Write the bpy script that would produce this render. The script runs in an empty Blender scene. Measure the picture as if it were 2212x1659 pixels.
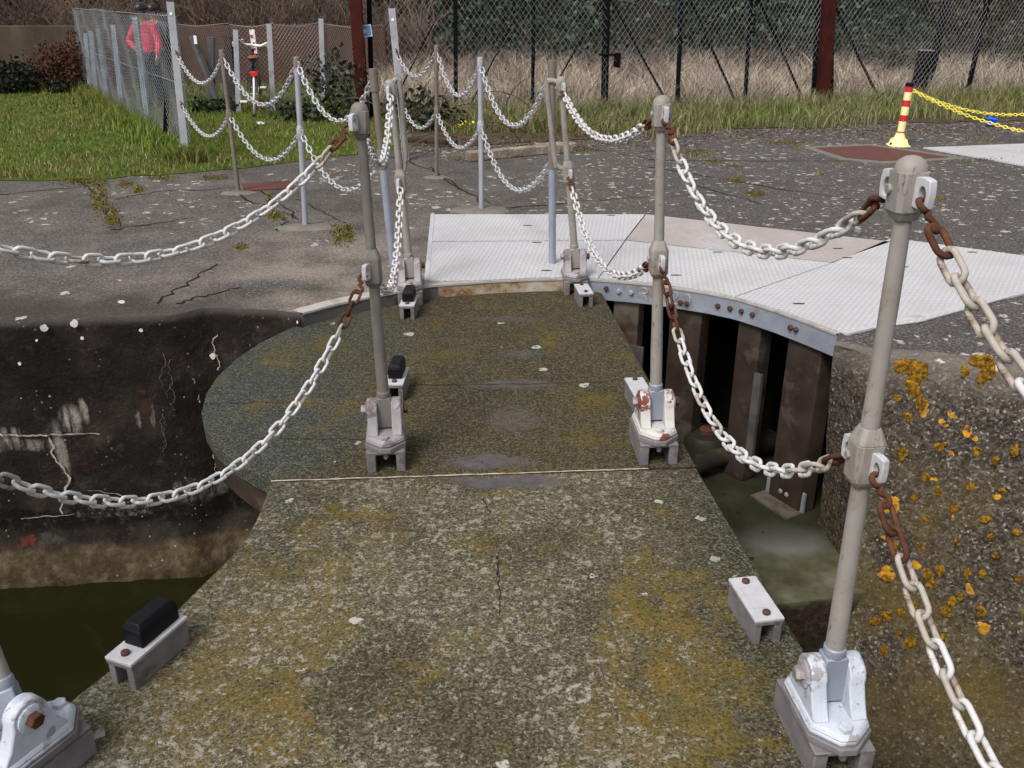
import bpy, math, random
import numpy as np
from mathutils import Vector, Matrix
from mathutils.geometry import tessellate_polygon

S = bpy.context.scene
COL = S.collection
R = math.radians
random.seed(7)
rng = np.random.default_rng(7)

# ------------------------------------------------------------------ camera, world, sun, exposure
H, PITCH, F = 1.6, R(23.4), 1930.0          # eye height, downward pitch, focal length in px of a 2212 px wide picture
cam = bpy.data.objects.new('camera', bpy.data.cameras.new('camera'))
COL.objects.link(cam)
cam.location = (0, 0, H)
cam.rotation_euler = (R(90) - PITCH, 0, 0)
cam.data.sensor_width = 36
cam.data.lens = 36 * F / 2212
cam.data.clip_start = 0.05
cam.data.clip_end = 2000
S.camera = cam

W = bpy.data.worlds.new('World')
S.world = W
W.use_nodes = True
wn = W.node_tree
bg = wn.nodes['Background']
sky = wn.nodes.new('ShaderNodeTexSky')
sky.sky_type = 'NISHITA'
sky.sun_disc = False
sky.sun_elevation = R(52)
sky.sun_rotation = R(215)
sky.air_density = 1.0
sky.dust_density = 4.0
sky.ozone_density = 1.0
hsv = wn.nodes.new('ShaderNodeHueSaturation')    # overcast: a paler, greyer sky
hsv.inputs['Saturation'].default_value = 0.22
wn.links.new(sky.outputs[0], hsv.inputs['Color'])
wn.links.new(hsv.outputs[0], bg.inputs['Color'])
bg.inputs['Strength'].default_value = 0.105
sun = bpy.data.objects.new('sun', bpy.data.lights.new('sun', 'SUN'))
COL.objects.link(sun)
sun.data.energy = 1.5
sun.data.angle = R(16)
sun.data.color = (1.0, 0.965, 0.92)
el, az = R(52), R(215)                            # azimuth clockwise from +y
sd = Vector((math.sin(az) * math.cos(el), math.cos(az) * math.cos(el), math.sin(el)))
sun.rotation_euler = sd.to_track_quat('Z', 'Y').to_euler()
S.view_settings.view_transform = 'Standard'
S.view_settings.look = 'None'
S.view_settings.exposure = 0.76
S.view_settings.gamma = 1.0
S.view_settings.use_curve_mapping = False

# ------------------------------------------------------------------ measuring helpers (survey of the photograph)
CP, SP = math.cos(PITCH), math.sin(PITCH)
def ray(u, v):
    a = (u - 1106) / F; b = -(v - 829.5) / F
    return Vector((a, CP + b * SP, -SP + b * CP))
def P(u, v, z=0.0):
    d = ray(u, v); t = (z - H) / d.z
    return Vector((d.x * t, d.y * t, z))
def atY(u, v, y):
    d = ray(u, v); t = y / d.y
    return Vector((d.x * t, y, H + d.z * t))
def proj(p):
    x, y, z = p[0], p[1], p[2] - H
    dep = y * CP - z * SP; up = y * SP + z * CP
    return 1106 + F * x / dep, 829.5 - F * up / dep
ZW = -0.08                                        # walkway level

# ------------------------------------------------------------------ node material helpers
class NM:
    def __init__(s, name, rough=0.8, metal=0.0, spec=0.3):
        s.m = bpy.data.materials.new(name); s.m.use_nodes = True
        s.nt = s.m.node_tree; s.b = s.nt.nodes['Principled BSDF']
        s.b.inputs['Roughness'].default_value = rough
        s.b.inputs['Metallic'].default_value = metal
        s.b.inputs['Specular IOR Level'].default_value = spec if rough < .7 else min(spec, .04)
        g = s.nt.nodes.new('ShaderNodeNewGeometry'); s.pos = g.outputs['Position']
        s.isl = g.outputs['Random Per Island']; s.nor = g.outputs['Normal']
        s.oi = None
    def n(s, t): return s.nt.nodes.new(t)
    def l(s, a, b):
        if hasattr(a, 'is_output'): s.nt.links.new(a, b)
        else: b.default_value = a
    def obj(s): return s.n('ShaderNodeTexCoord').outputs['Object']
    def orand(s):
        if s.oi is None: s.oi = s.n('ShaderNodeObjectInfo').outputs['Random']
        return s.oi
    def vmul(s, v, k, off=(0, 0, 0)):
        n = s.n('ShaderNodeMapping'); s.l(v, n.inputs['Vector'])
        n.inputs['Scale'].default_value = k; n.inputs['Location'].default_value = off; return n.outputs[0]
    def rotz(s, v, a, k=(1, 1, 1)):
        n = s.n('ShaderNodeMapping'); s.l(v, n.inputs['Vector'])
        n.inputs['Rotation'].default_value = (0, 0, a); n.inputs['Scale'].default_value = k; return n.outputs[0]
    def noise(s, scale, detail=3, rough=.55, vec=None, dist=0, col=False):
        n = s.n('ShaderNodeTexNoise'); s.l(vec if vec is not None else s.pos, n.inputs['Vector'])
        n.inputs['Scale'].default_value = scale; n.inputs['Detail'].default_value = detail
        n.inputs['Roughness'].default_value = rough; n.inputs['Distortion'].default_value = dist
        return n.outputs['Color' if col else 'Fac']
    def vor(s, scale, vec=None, out='Distance', rnd=1.0, feature='F1', dim='3D'):
        n = s.n('ShaderNodeTexVoronoi'); s.l(vec if vec is not None else s.pos, n.inputs['Vector'])
        n.voronoi_dimensions = dim
        n.feature = feature; n.inputs['Scale'].default_value = scale; n.inputs['Randomness'].default_value = rnd
        return n.outputs[out]
    def math(s, op, a, b=0.0, c=None, clamp=False):
        n = s.n('ShaderNodeMath'); n.operation = op; n.use_clamp = clamp
        s.l(a, n.inputs[0]); s.l(b, n.inputs[1])
        if c is not None: s.l(c, n.inputs[2])
        return n.outputs[0]
    def step(s, x, lo, hi):
        n = s.n('ShaderNodeMapRange'); n.interpolation_type = 'SMOOTHSTEP'
        s.l(x, n.inputs[0]); s.l(lo, n.inputs[1]); s.l(hi, n.inputs[2]); return n.outputs[0]
    def mul(s, *a):
        o = a[0]
        for x in a[1:]: o = s.math('MULTIPLY', o, x)
        return o
    def inv(s, a): return s.math('SUBTRACT', 1.0, a)
    def mix(s, f, a, b, blend='MIX'):
        n = s.n('ShaderNodeMix'); n.data_type = 'RGBA'; n.blend_type = blend
        s.l(f, n.inputs[0])
        for v, i in ((a, 6), (b, 7)):
            if hasattr(v, 'is_output'): s.nt.links.new(v, n.inputs[i])
            else: n.inputs[i].default_value = (*v, 1)
        return n.outputs[2]
    def ramp(s, f, stops):
        n = s.n('ShaderNodeValToRGB'); s.l(f, n.inputs[0]); e = n.color_ramp.elements
        while len(e) > len(stops): e.remove(e[-1])
        while len(e) < len(stops): e.new(1)
        for k, (p, c) in zip(e, stops): k.position = p; k.color = (*c, 1)
        return n.outputs[0]
    def sep(s, v=None):
        n = s.n('ShaderNodeSeparateXYZ'); s.l(v if v is not None else s.pos, n.inputs[0]); return n.outputs
    def warp(s, amt, scale, vec=None, detail=2):
        n = s.n('ShaderNodeVectorMath'); n.operation = 'MULTIPLY_ADD'
        c = s.noise(scale, detail, vec=vec, col=True)
        m = s.n('ShaderNodeVectorMath'); m.operation = 'SUBTRACT'; s.l(c, m.inputs[0]); m.inputs[1].default_value = (.5, .5, .5)
        s.l(m.outputs[0], n.inputs[0]); n.inputs[1].default_value = (amt,) * 3
        s.l(vec if vec is not None else s.pos, n.inputs[2]); return n.outputs[0]
    def ell(s, cx, cy, rx, ry, vec=None, soft=.35):
        n = s.n('ShaderNodeMapping'); s.l(vec if vec is not None else s.pos, n.inputs['Vector'])
        n.inputs['Scale'].default_value = (1 / rx, 1 / ry, 0); n.inputs['Location'].default_value = (-cx / rx, -cy / ry, 0)
        d = s.n('ShaderNodeVectorMath'); d.operation = 'LENGTH'; s.l(n.outputs[0], d.inputs[0])
        return s.inv(s.step(d.outputs['Value'], 1 - soft, 1 + soft))
    def lichen(s, scale, r0, r1, thr, vec=None):
        """irregular round spots, a share of the cells only"""
        v = vec if vec is not None else s.pos
        n = s.n('ShaderNodeTexVoronoi'); s.l(v, n.inputs['Vector']); n.inputs['Scale'].default_value = scale
        c = s.sep(n.outputs['Color'])
        rad = s.math('MULTIPLY_ADD', c[0], r1 - r0, r0)
        spot = s.math('LESS_THAN', n.outputs['Distance'], rad)
        return s.mul(spot, s.math('LESS_THAN', c[1], thr))
    def color(s, c): s.l(c if hasattr(c, 'is_output') else (*c, 1), s.b.inputs['Base Color']); return s
    def rough(s, r): s.l(r, s.b.inputs['Roughness']); return s
    def bump(s, h, strength=.5, dist=.01):
        n = s.n('ShaderNodeBump'); n.inputs['Strength'].default_value = strength; n.inputs['Distance'].default_value = dist
        s.l(h, n.inputs['Height']); s.l(n.outputs[0], s.b.inputs['Normal']); return s

M = {}
def simple(name, c, rough=.7, metal=0, var=.25, sc=20, spec=.3, bump=0, dirt=None, dirtamt=.5, dsc=6):
    k = NM(name, rough, metal, spec)
    o = k.obj()
    f = k.noise(sc, 4, vec=o)
    col = k.ramp(f, [(.25, tuple(x * (1 - var) for x in c)), (.75, tuple(min(1, x * (1 + var)) for x in c))])
    if dirt:
        v = k.vmul(o, (1, 1, 1)); m = k.step(k.noise(dsc, 5, .65, vec=k.warp(.1, 9, v)), .62 - .25 * dirtamt, .72 - .1 * dirtamt)
        col = k.mix(m, col, dirt)
    k.color(col)
    if bump: k.bump(k.noise(sc * 4, 4, vec=o), bump, .004)
    M[name] = k.m
    return k.m

simple('stanchion_paint', (.245, .226, .207), .55, 0, .16, 9, bump=.2, dirt=(.19, .155, .12), dirtamt=.4, dsc=5)
simple('stanchion_grey', (.165, .148, .135), .6, 0, .18, 9, bump=.2, dirt=(.13, .105, .085), dirtamt=.4, dsc=5)
simple('old_iron', (.17, .15, .145), .6, 0, .3, 14, bump=.3, dirt=(.33, .32, .33), dirtamt=.3, dsc=16)
simple('grey_pedestal', (.155, .138, .145), .65, 0, .3, 14, bump=.4, dirt=(.08, .065, .06), dirtamt=.35)
simple('top_plate_paint', (.43, .42, .445), .45, 0, .12, 30, bump=.1, dirt=(.3, .27, .25), dirtamt=.25)
simple('chain_paint', (.50, .49, .49), .5, 0, .16, 30, bump=.3, dirt=(.27, .22, .17), dirtamt=.25, dsc=18)
simple('chain_zinc', (.44, .44, .45), .4, .35, .2, 30, dirt=(.22, .18, .15), dirtamt=.2, dsc=20)
simple('chain_stained', (.34, .305, .265), .6, 0, .3, 20, bump=.3, dirt=(.12, .06, .035), dirtamt=.5, dsc=14)
simple('rust', (.075, .034, .022), .75, 0, .45, 26, bump=.5, dirt=(.17, .055, .018), dirtamt=.35, dsc=16)
simple('rust_bolt', (.07, .035, .028), .6, 0, .3, 40, bump=.3)
simple('rusty_red_steel', (.050, .013, .011), .7, 0, .35, 5, bump=.2, dirt=(.03, .014, .016), dirtamt=.4, dsc=2)
simple('black_rubber', (.005, .005, .007), .5, 0, .2, 20, spec=.15)
simple('black_steel', (.005, .005, .0065), .7, 0, .3, 6)
simple('galvanised', (.34, .35, .38), .45, .3, .2, 5, dirt=(.22, .19, .17), dirtamt=.25, dsc=3)
simple('galvanised_blue', (.33, .39, .46), .5, .15, .2, 5, dirt=(.2, .22, .24), dirtamt=.3, dsc=4)
simple('pipe_blue_grey', (.26, .28, .34), .5, .2, .18, 6, dirt=(.2, .18, .17), dirtamt=.35, dsc=4)
simple('pipe_bronze', (.16, .135, .115), .55, .1, .2, 8)
simple('ring_steel', (.30, .325, .38), .45, .35, .16, 7, dirt=(.22, .2, .2), dirtamt=.35, dsc=4, bump=.1)
simple('ring_edge', (.36, .335, .31), .6, 0, .2, 12, dirt=(.2, .16, .13), dirtamt=.4)
simple('timber_brown', (.036, .026, .020), .8, 0, .4, 6, bump=.4, dirt=(.075, .062, .050), dirtamt=.4, dsc=4)
simple('concrete_pad', (.155, .142, .125), .9, 0, .2, 12, bump=.4)
simple('mesh_wire', (.27, .275, .29), .5, .3, .15, 2)
simple('mesh_wire_dark', (.20, .195, .205), .5, .2, .15, 2)
simple('yellow_plastic', (.80, .66, .10), .45, 0, .06, 10)
simple('pale_yellow', (.74, .68, .33), .5, 0, .05, 12)
simple('red_plastic', (.50, .02, .03), .5, 0, .08, 10)
simple('white_paint', (.78, .77, .78), .45, 0, .06, 15)
simple('sign_blue', (.10, .27, .50), .4, 0, .1, 4)
simple('hatch_red', (.11, .050, .042), .75, 0, .15, 30, bump=.2)
simple('blue_cloth', (.03, .12, .62), .7, 0, .2, 10)
simple('jacket_pink', (.78, .07, .14), .7, 0, .3, 6, bump=.6)
simple('cloth_dark', (.03, .034, .05), .8, 0, .2, 8)
simple('cloth_grey', (.11, .115, .13), .8, 0, .2, 8)
simple('skin', (.42, .21, .16), .5, 0, .06, 8)
simple('helmet_black', (.02, .02, .023), .3, 0, .1, 6)
simple('leather_brown', (.16, .065, .03), .5, 0, .2, 12)
simple('chrome', (.55, .56, .57), .22, .9, .05, 8)
simple('bike_frame', (.02, .02, .025), .3, 0, .1, 8)
simple('reflector_red', (.55, .02, .015), .25, 0, .1, 8)
simple('bark', (.045, .032, .026), .9, 0, .4, 8, bump=.4)
simple('bark_red', (.16, .115, .09), .9, 0, .4, 8)
simple('stem_purple', (.10, .07, .06), .85, 0, .3, 8)
simple('black_iron_box', (.02, .017, .012), .6, 0, .4, 8, bump=.4, dirt=(.06, .045, .02), dirtamt=.3)
simple('void_shade', (.008, .007, .006), .95)  # darkness of the enclosed recess put into its back wall colour

for nm_, chip in (('stanchion_paint', (.12, .085, .06)), ('stanchion_grey', (.085, .07, .058)), ('chain_paint', (.16, .11, .08))):
    nt = M[nm_].node_tree; b_ = nt.nodes['Principled BSDF']; src = b_.inputs['Base Color'].links[0].from_socket
    tc = nt.nodes.new('ShaderNodeTexCoord'); mp = nt.nodes.new('ShaderNodeMapping'); mp.inputs['Scale'].default_value = (1, 1, .45); nt.links.new(tc.outputs['Object'], mp.inputs[0])
    nz = nt.nodes.new('ShaderNodeTexNoise'); nz.inputs['Scale'].default_value = 48; nz.inputs['Detail'].default_value = 6; nz.inputs['Roughness'].default_value = .75; nt.links.new(mp.outputs[0], nz.inputs['Vector'])
    mr = nt.nodes.new('ShaderNodeMapRange'); mr.inputs[1].default_value = .60; mr.inputs[2].default_value = .66; nt.links.new(nz.outputs['Fac'], mr.inputs[0])
    mx = nt.nodes.new('ShaderNodeMix'); mx.data_type = 'RGBA'; nt.links.new(mr.outputs[0], mx.inputs[0]); nt.links.new(src, mx.inputs[6]); mx.inputs[7].default_value = (*chip, 1); nt.links.new(mx.outputs[2], b_.inputs['Base Color'])

def leafmat(name, cols, rough=.6, spec=.25):
    k = NM(name, rough, 0, spec)
    k.color(k.ramp(k.isl, [(i / max(1, len(cols) - 1), c) for i, c in enumerate(cols)]))
    M[name] = k.m
leafmat('grass_green_plain', [(.055, .115, .010), (.09, .165, .014), (.13, .18, .022), (.21, .18, .06)])
k = NM('grass_green', .6, 0, .25)
g1 = k.ramp(k.isl, [(0, (.045, .100, .006)), (.4, (.080, .160, .010)), (.75, (.120, .185, .018)), (1, (.22, .19, .06))])
g2 = k.ramp(k.isl, [(0, (.075, .085, .014)), (.5, (.145, .135, .025)), (1, (.23, .18, .07))])
k.color(k.mix(k.step(k.math('MULTIPLY_ADD', k.noise(.9, 4, .65), 1.0, k.mul(k.noise(4.5, 3), .35)), .60, .80), g1, g2)); M['grass_green'] = k.m
leafmat('grass_mixed', [(.05, .08, .015), (.10, .115, .035), (.21, .185, .09), (.29, .24, .15)])
leafmat('reed_tan', [(.28, .215, .175), (.50, .39, .325), (.40, .31, .245), (.18, .18, .075), (.58, .48, .40)])
leafmat('reed_brown', [(.17, .125, .105), (.27, .20, .17), (.34, .27, .22)])
leafmat('ivy_leaf', [(.006, .011, .006), (.013, .025, .012), (.024, .042, .022), (.045, .065, .038)], .5, .3)
leafmat('ivy_olive', [(.018, .018, .009), (.03, .028, .013), (.045, .036, .016)], .5, .3)
leafmat('bramble_leaf', [(.008, .014, .007), (.015, .024, .010), (.028, .036, .015)], .5, .3)
leafmat('dark_leaf', [(.004, .007, .003), (.008, .013, .005), (.014, .02, .008)], .6, .2)
leafmat('dead_leaf', [(.045, .020, .014), (.075, .034, .023), (.11, .058, .038)], .8, .1)
leafmat('moss', [(.10, .10, .015), (.15, .12, .02), (.12, .075, .015), (.06, .07, .012)], .9, .1)
leafmat('yellow_petal', [(.8, .62, .03)], .6)
leafmat('litter', [(.045, .03, .022), (.09, .06, .042), (.15, .11, .08), (.2, .17, .13)], .9, .1)

# concrete apron
k = NM('apron_concrete', .9)
x, y, z = k.sep()[:3]
wv = k.warp(.06, 7)
big = k.noise(.45, 4, .6); mid = k.noise(3.5, 5, .65); fine = k.noise(55, 4, .7)
c = k.ramp(k.math('MULTIPLY_ADD', mid, .55, k.mul(big, .45)), [(.34, (.040, .035, .034)), (.5, (.076, .066, .061)), (.66, (.135, .117, .102))])
near = k.mul(k.inv(k.step(y, 5.4, 8.0)), k.inv(k.step(x, -.5, .9)), k.step(x, -2.7, -1.2))         # bare, paler worn concrete beside the gate
bare = k.mul(near, k.step(k.noise(1.6, 5, .6), .36, .62))
c = k.mix(k.mul(bare, .85), c, (.27, .222, .188))
c = k.mix(k.mul(k.step(x, .4, 1.8), .65), c, (.048, .043, .046))             # dark asphaltic crust on the right
agg = k.vor(110, out='Color')
c = k.mix(.36, c, k.ramp(k.sep(agg)[0], [(0, (.03, .028, .026)), (.7, (.12, .11, .10)), (1, (.34, .31, .28))]))
c = k.mix(k.step(fine, .56, .70), c, (.29, .265, .24)); c = k.mix(k.mul(k.inv(k.step(fine, .30, .42)), .7), c, (.022, .02, .019))
ed = k.mul(k.inv(k.step(k.math('MULTIPLY_ADD', k.noise(3.5, 4), .5, y), 5.0, 5.55)), k.inv(k.step(x, -1.7, -1.2)))
c = k.mix(k.mul(ed, .7), c, (.038, .033, .029))
dens = k.step(k.math('ADD', k.mul(k.step(x, -.5, 3.2), .32), k.noise(.9, 3)), .40, .78)
dens = k.math('ADD', dens, k.mul(k.step(y, 6.3, 8.3), .22))
wv2 = k.warp(.09, 16)
sp1 = k.lichen(9.5, .06, .36, .50, wv2); sp2 = k.lichen(19, .08, .36, .5, wv2); sp3 = k.lichen(4.2, .03, .15, .4, wv2)
spot = k.math('MAXIMUM', k.mul(sp1, k.math('GREATER_THAN', dens, .42)), k.math('MAXIMUM', k.mul(sp2, k.math('GREATER_THAN', dens, .58)), sp3))
c = k.mix(k.mul(spot, k.step(k.noise(46, 4, .7), .34, .58), k.step(k.noise(2.1, 3), .22, .46)), c, (.44, .425, .39))
c = k.mix(k.mul(k.step(k.noise(1.1, 6, .72), .53, .62), .4), c, (.055, .048, .045))
mossm = k.mul(k.step(k.noise(2.3, 5, .7), .64, .72), k.step(y, 6, 9))
c = k.mix(k.mul(mossm, .6), c, (.12, .085, .02))
k.color(c)
k.bump(k.math('MULTIPLY_ADD', fine, .6, k.math('MULTIPLY_ADD', agg, .5, k.mul(mid, 1.5))), .55, .008)
M['apron_concrete'] = k.m

# lock walls: dark, wet, with a brown lower band
def wallmat(name, lich):
    k = NM(name, .75)
    x, y, z = k.sep()[:3]
    mid = k.noise(2.2, 6, .65); fine = k.noise(60, 4, .7); streak = k.noise(3, 5, .6, vec=k.vmul(k.pos, (2.2, 2.2, .18)))
    if not lich:
        c = k.ramp(mid, [(.3, (.008, .0065, .0058)), (.5, (.0165, .0132, .0115)), (.72, (.042, .033, .028))])
        c = k.mix(k.mul(k.step(streak, .56, .74), .4), c, (.055, .043, .035))
        c = k.mix(k.mul(k.step(fine, .58, .72), .6), c, (.07, .055, .045))
        band = k.inv(k.step(k.math('MULTIPLY_ADD', k.noise(4, 4), .16, z), -1.34, -1.27))
        c = k.mix(band, c, k.ramp(k.noise(9, 6, .7), [(.3, (.022, .016, .009)), (.5, (.058, .042, .024)), (.72, (.14, .108, .066))]))
        cx = k.n('ShaderNodeCombineXYZ'); k.l(x, cx.inputs[0]); k.l(z, cx.inputs[1]); xz = cx.outputs[0]; wz = k.warp(.07, 9, vec=xz)
        for (u, v, ru, rv, st) in ((158, 903, 22, 34, .75), (185, 885, 8, 30, .6), (60, 950, 80, 14, .35), (140, 960, 14, 60, .5), (40, 930, 26, 20, .5), (300, 905, 6, 20, .5), (330, 900, 5, 26, .35), (600, 990, 60, 40, .0), (430, 1075, 60, 22, .30), (250, 1100, 110, 12, .25), (405, 1050, 30, 16, .3)):
            q = atY(u, v, 4.6); px = 4.6 / F; e = k.ell(q.x, q.z, ru * px, rv * px, wz, .4)
            c = k.mix(k.mul(e, st, k.step(k.noise(9, 5, .7, vec=k.vmul(k.pos, (2.2, 2.2, .35))), .36, .6)), c, (.40, .36, .32))
        alg = k.mul(k.inv(k.step(k.math('ABSOLUTE', k.math('SUBTRACT', k.math('MULTIPLY_ADD', k.noise(5, 5, .7), .22, z), -1.12)), .04, .09)), k.step(k.noise(16, 5, .75), .42, .5))
        c = k.mix(k.mul(alg, .9), c, (.006, .006, .004))
        c = k.mix(k.mul(k.step(k.noise(5, 6, .75), .55, .70), .45), c, (.085, .07, .06))
        tb = k.mul(k.step(z, -.05, .0), .8)
        c = k.mix(tb, c, (.075, .065, .058))
        c = k.mix(k.mul(k.lichen(26, .05, .19, .5), k.step(k.noise(3, 3), .4, .6)), c, (.27, .22, .18))
        c = k.mix(k.mul(k.lichen(5, .04, .19, .5, k.warp(.05, 20)), k.step(z, -.62, -.2)), c, (.52, .50, .46))
        c = k.mix(k.mul(k.step(k.noise(7, 4), .60, .70), k.step(k.noise(.9, 2), .48, .6)), c, (.07, .022, .012))
    else:
        agg = k.vor(95, vec=k.warp(.02, 40), out='Color'); a = k.sep(agg)
        a2 = k.sep(k.vor(38, vec=k.warp(.03, 30), out='Color'))
        c = k.ramp(a[0], [(0, (.014, .012, .010)), (.45, (.046, .040, .033)), (.8, (.105, .092, .076)), (.95, (.17, .15, .128)), (1, (.38, .36, .33))])
        c = k.mix(.35, c, k.ramp(a2[0], [(0, (.014, .011, .009)), (.6, (.055, .044, .034)), (1, (.13, .11, .088))]))
        c = k.mix(k.step(mid, .45, .7), c, k.mix(.5, c, (.055, .036, .024)))
        c = k.mix(k.mul(k.inv(k.step(z, -1.5, -.7)), k.step(k.noise(2.5, 5), .35, .6), .55), c, (.062, .046, .016))
        c = k.mix(k.mul(k.inv(k.step(k.math('MULTIPLY_ADD', k.noise(2, 4), .8, z), -1.7, -1.2)), .8), c, (.014, .012, .005))
        c = k.mix(k.mul(k.step(z, -.22, .01), .5), c, (.20, .175, .15))
        w = k.warp(.10, 11, detail=4)
        o = k.math('MAXIMUM', k.lichen(4.6, .06, .30, .55, w), k.lichen(10, .06, .34, .36, w))
        c = k.mix(k.mul(k.step(k.noise(2.3, 5, .7), .40, .62), k.inv(k.step(z, -.75, -.35)), k.step(z, -2.0, -1.5), .6), c, k.mix(.5, c, (.15, .105, .018)))
        zz = k.mul(k.inv(k.step(z, -.13, -.04)), k.step(z, -1.5, -1.2), k.step(k.noise(1.7, 3, vec=k.vmul(k.pos, (1, 1, 1), (3.1, 0, 1.7))), .38, .5), k.step(x, 1.72, 1.9))
        lc = k.ramp(k.noise(38, 4), [(.3, (.20, .09, .008)), (.5, (.40, .185, .012)), (.7, (.58, .29, .03))])
        c = k.mix(k.mul(o, zz, k.step(k.noise(30, 3), .3, .48)), c, lc)
        c = k.mix(k.mul(k.lichen(9, .06, .3, .3, k.warp(.08, 20)), k.step(z, -.16, -.03)), c, (.40, .39, .36))
    k.color(c)
    k.bump(k.math('MULTIPLY_ADD', fine, .7, k.mul(k.noise(14, 5, .7), 2.0)), .7, .012)
    k.rough(.8)
    M[name] = k.m
wallmat('wall_wet', False); wallmat('wall_lichen', True)

# walkway covering: gritty grey-green with moss and lichen
def deckmat(name, nearp):
    k = NM(name, .9)
    x, y, z = k.sep()[:3]
    gr = k.vor(170, out='Color'); g0 = k.sep(gr)[0]; fine = k.noise(90, 4, .75); mid = k.noise(5, 5, .7); big = k.noise(1.3, 3)
    green = [(.0, (.014, .0155, .0135)), (.4, (.038, .042, .036)), (.7, (.080, .086, .075)), (1, (.19, .195, .175))]
    olive = [(.0, (.017, .0145, .008)), (.4, (.046, .040, .024)), (.7, (.098, .085, .055)), (1, (.22, .195, .14))]
    mixv = k.math('MULTIPLY_ADD', g0, .6, k.math('MULTIPLY_ADD', fine, .8, -.2))
    ca = k.ramp(mixv, green); cb = k.ramp(mixv, olive)
    c = k.mix(k.step(k.math('ADD', k.mul(k.step(x, -1.0, -.1), .35 if not nearp else .5), big), .38, .75), ca, cb)
    if nearp:
        qa, qb, qc = P(480, 1420, ZW), P(1450, 1460, ZW), P(560, 1250, ZW); wq = k.warp(.25, 3)
        reg = k.math('MAXIMUM', k.math('MAXIMUM', k.ell(qa.x, qa.y, .30, .42, wq, .6), k.ell(qb.x, qb.y, .22, .42, wq, .6)), k.mul(k.ell(qc.x, qc.y, .35, .4, wq, .6), .7))
        ym = k.mul(k.step(k.math('MULTIPLY_ADD', reg, .14, k.noise(6.5, 7, .8)), .51, .64), k.step(fine, .34, .54), .74)
    else: ym = k.mul(k.step(k.noise(3.1, 6, .74), .50, .66), k.step(fine, .36, .56), .5)
    c = k.mix(ym, c, k.ramp(k.noise(11, 3), [(.35, (.105, .080, .006)), (.65, (.20, .125, .010))]))
    if nearp:
        w = k.warp(.05, 26, detail=3)
        cen = k.math('ADD', k.mul(k.step(k.noise(1.7, 4, .6), .30, .62), k.inv(k.step(x, .30, .78))), k.mul(k.noise(.8, 2), .12))
        c = k.mix(k.mul(cen, .45), c, k.ramp(mixv, [(.1, (.040, .035, .022)), (.5, (.138, .120, .082)), (.9, (.28, .25, .185))]))
        n1 = k.noise(56, 4, .68, vec=k.warp(.016, 60, detail=3)); n2 = k.noise(85, 4, .75)
        am = k.step(k.math('ADD', cen, k.mul(k.noise(5, 4, .7), .8)), .65, 1.25)
        lv = k.math('ADD', n1, k.mul(am, .07))
        out_ = k.mul(k.step(lv, .575, .60), k.inv(k.step(lv, .61, .625)))
        c = k.mix(k.mul(out_, .45), c, (.022, .019, .012))
        lf = k.mul(k.step(lv, .605, .64), k.step(n2, .32, .48))
        lw = k.warp(.02, 40, detail=3); lf = k.math('MAXIMUM', lf, k.mul(k.lichen(24, .10, .45, .28, lw), k.step(n2, .40, .52), am))
        c = k.mix(k.mul(lf, .78), c, k.ramp(n2, [(.38, (.17, .155, .115)), (.62, (.36, .335, .275))]))
        flake_h = lf
        c = k.mix(k.mul(k.lichen(9, .03, .17, .35, w), k.step(k.noise(50, 3), .36, .5)), c, (.40, .39, .35))
        n = k.n('ShaderNodeTexVoronoi'); k.l(k.warp(.02, 30), n.inputs['Vector']); n.inputs['Scale'].default_value = 2.3
        cc = k.sep(n.outputs['Color']); d = n.outputs['Distance']
        ring = k.mul(k.inv(k.step(k.math('ABSOLUTE', k.math('SUBTRACT', d, .075)), .005, .022)), k.math('LESS_THAN', cc[1], .28), k.step(k.noise(60, 4, .7), .44, .56))
        c = k.mix(ring, c, (.33, .32, .27))
    else:
        c = k.mix(k.mul(k.lichen(5.5, .03, .16, .35, k.warp(.05, 18)), k.step(k.noise(60, 3), .35, .5)), c, (.40, .39, .36))
    if nearp:
        ed = k.math('MAXIMUM', k.step(x, .42, .82), k.inv(k.step(x, -1.12, -.72)))
        c = k.mix(k.mul(ed, .55, k.step(k.noise(3, 4), .3, .6)), c, k.ramp(g0, [(0, (.010, .012, .009)), (.7, (.055, .058, .045)), (1, (.15, .15, .125))]))
    wp = k.warp(.12, 6)
    pm = 0.0
    for (u, v, rx, ry) in ((1100, 830, .20, .05), (1060, 998, .17, .055), (1090, 1040, .21, .05), (1130, 765, .13, .05), (1115, 905, .10, .12), (1090, 690, .2, .04)):
        q = P(u, v, ZW); e = k.ell(q.x, q.y, rx, ry, wp, .45)
        if v in (765, 905, 690): e = k.mul(e, .55)
        pm = e if pm == 0.0 else k.math('MAXIMUM', pm, e)
    pm = k.mul(pm, k.step(k.noise(45, 3, .7), .26, .42))
    c = k.mix(pm, c, k.ramp(k.noise(26, 3), [(.3, (.072, .064, .064)), (.7, (.105, .092, .093))]))
    k.color(c)
    h = k.math('MULTIPLY_ADD', g0, .8, fine)
    k.bump(k.mul(h, k.math('MULTIPLY_ADD', pm, -.85, 1.0)), .9, .006)
    M[name] = k.m
deckmat('deck_far', False); deckmat('deck_near', True)

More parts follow.
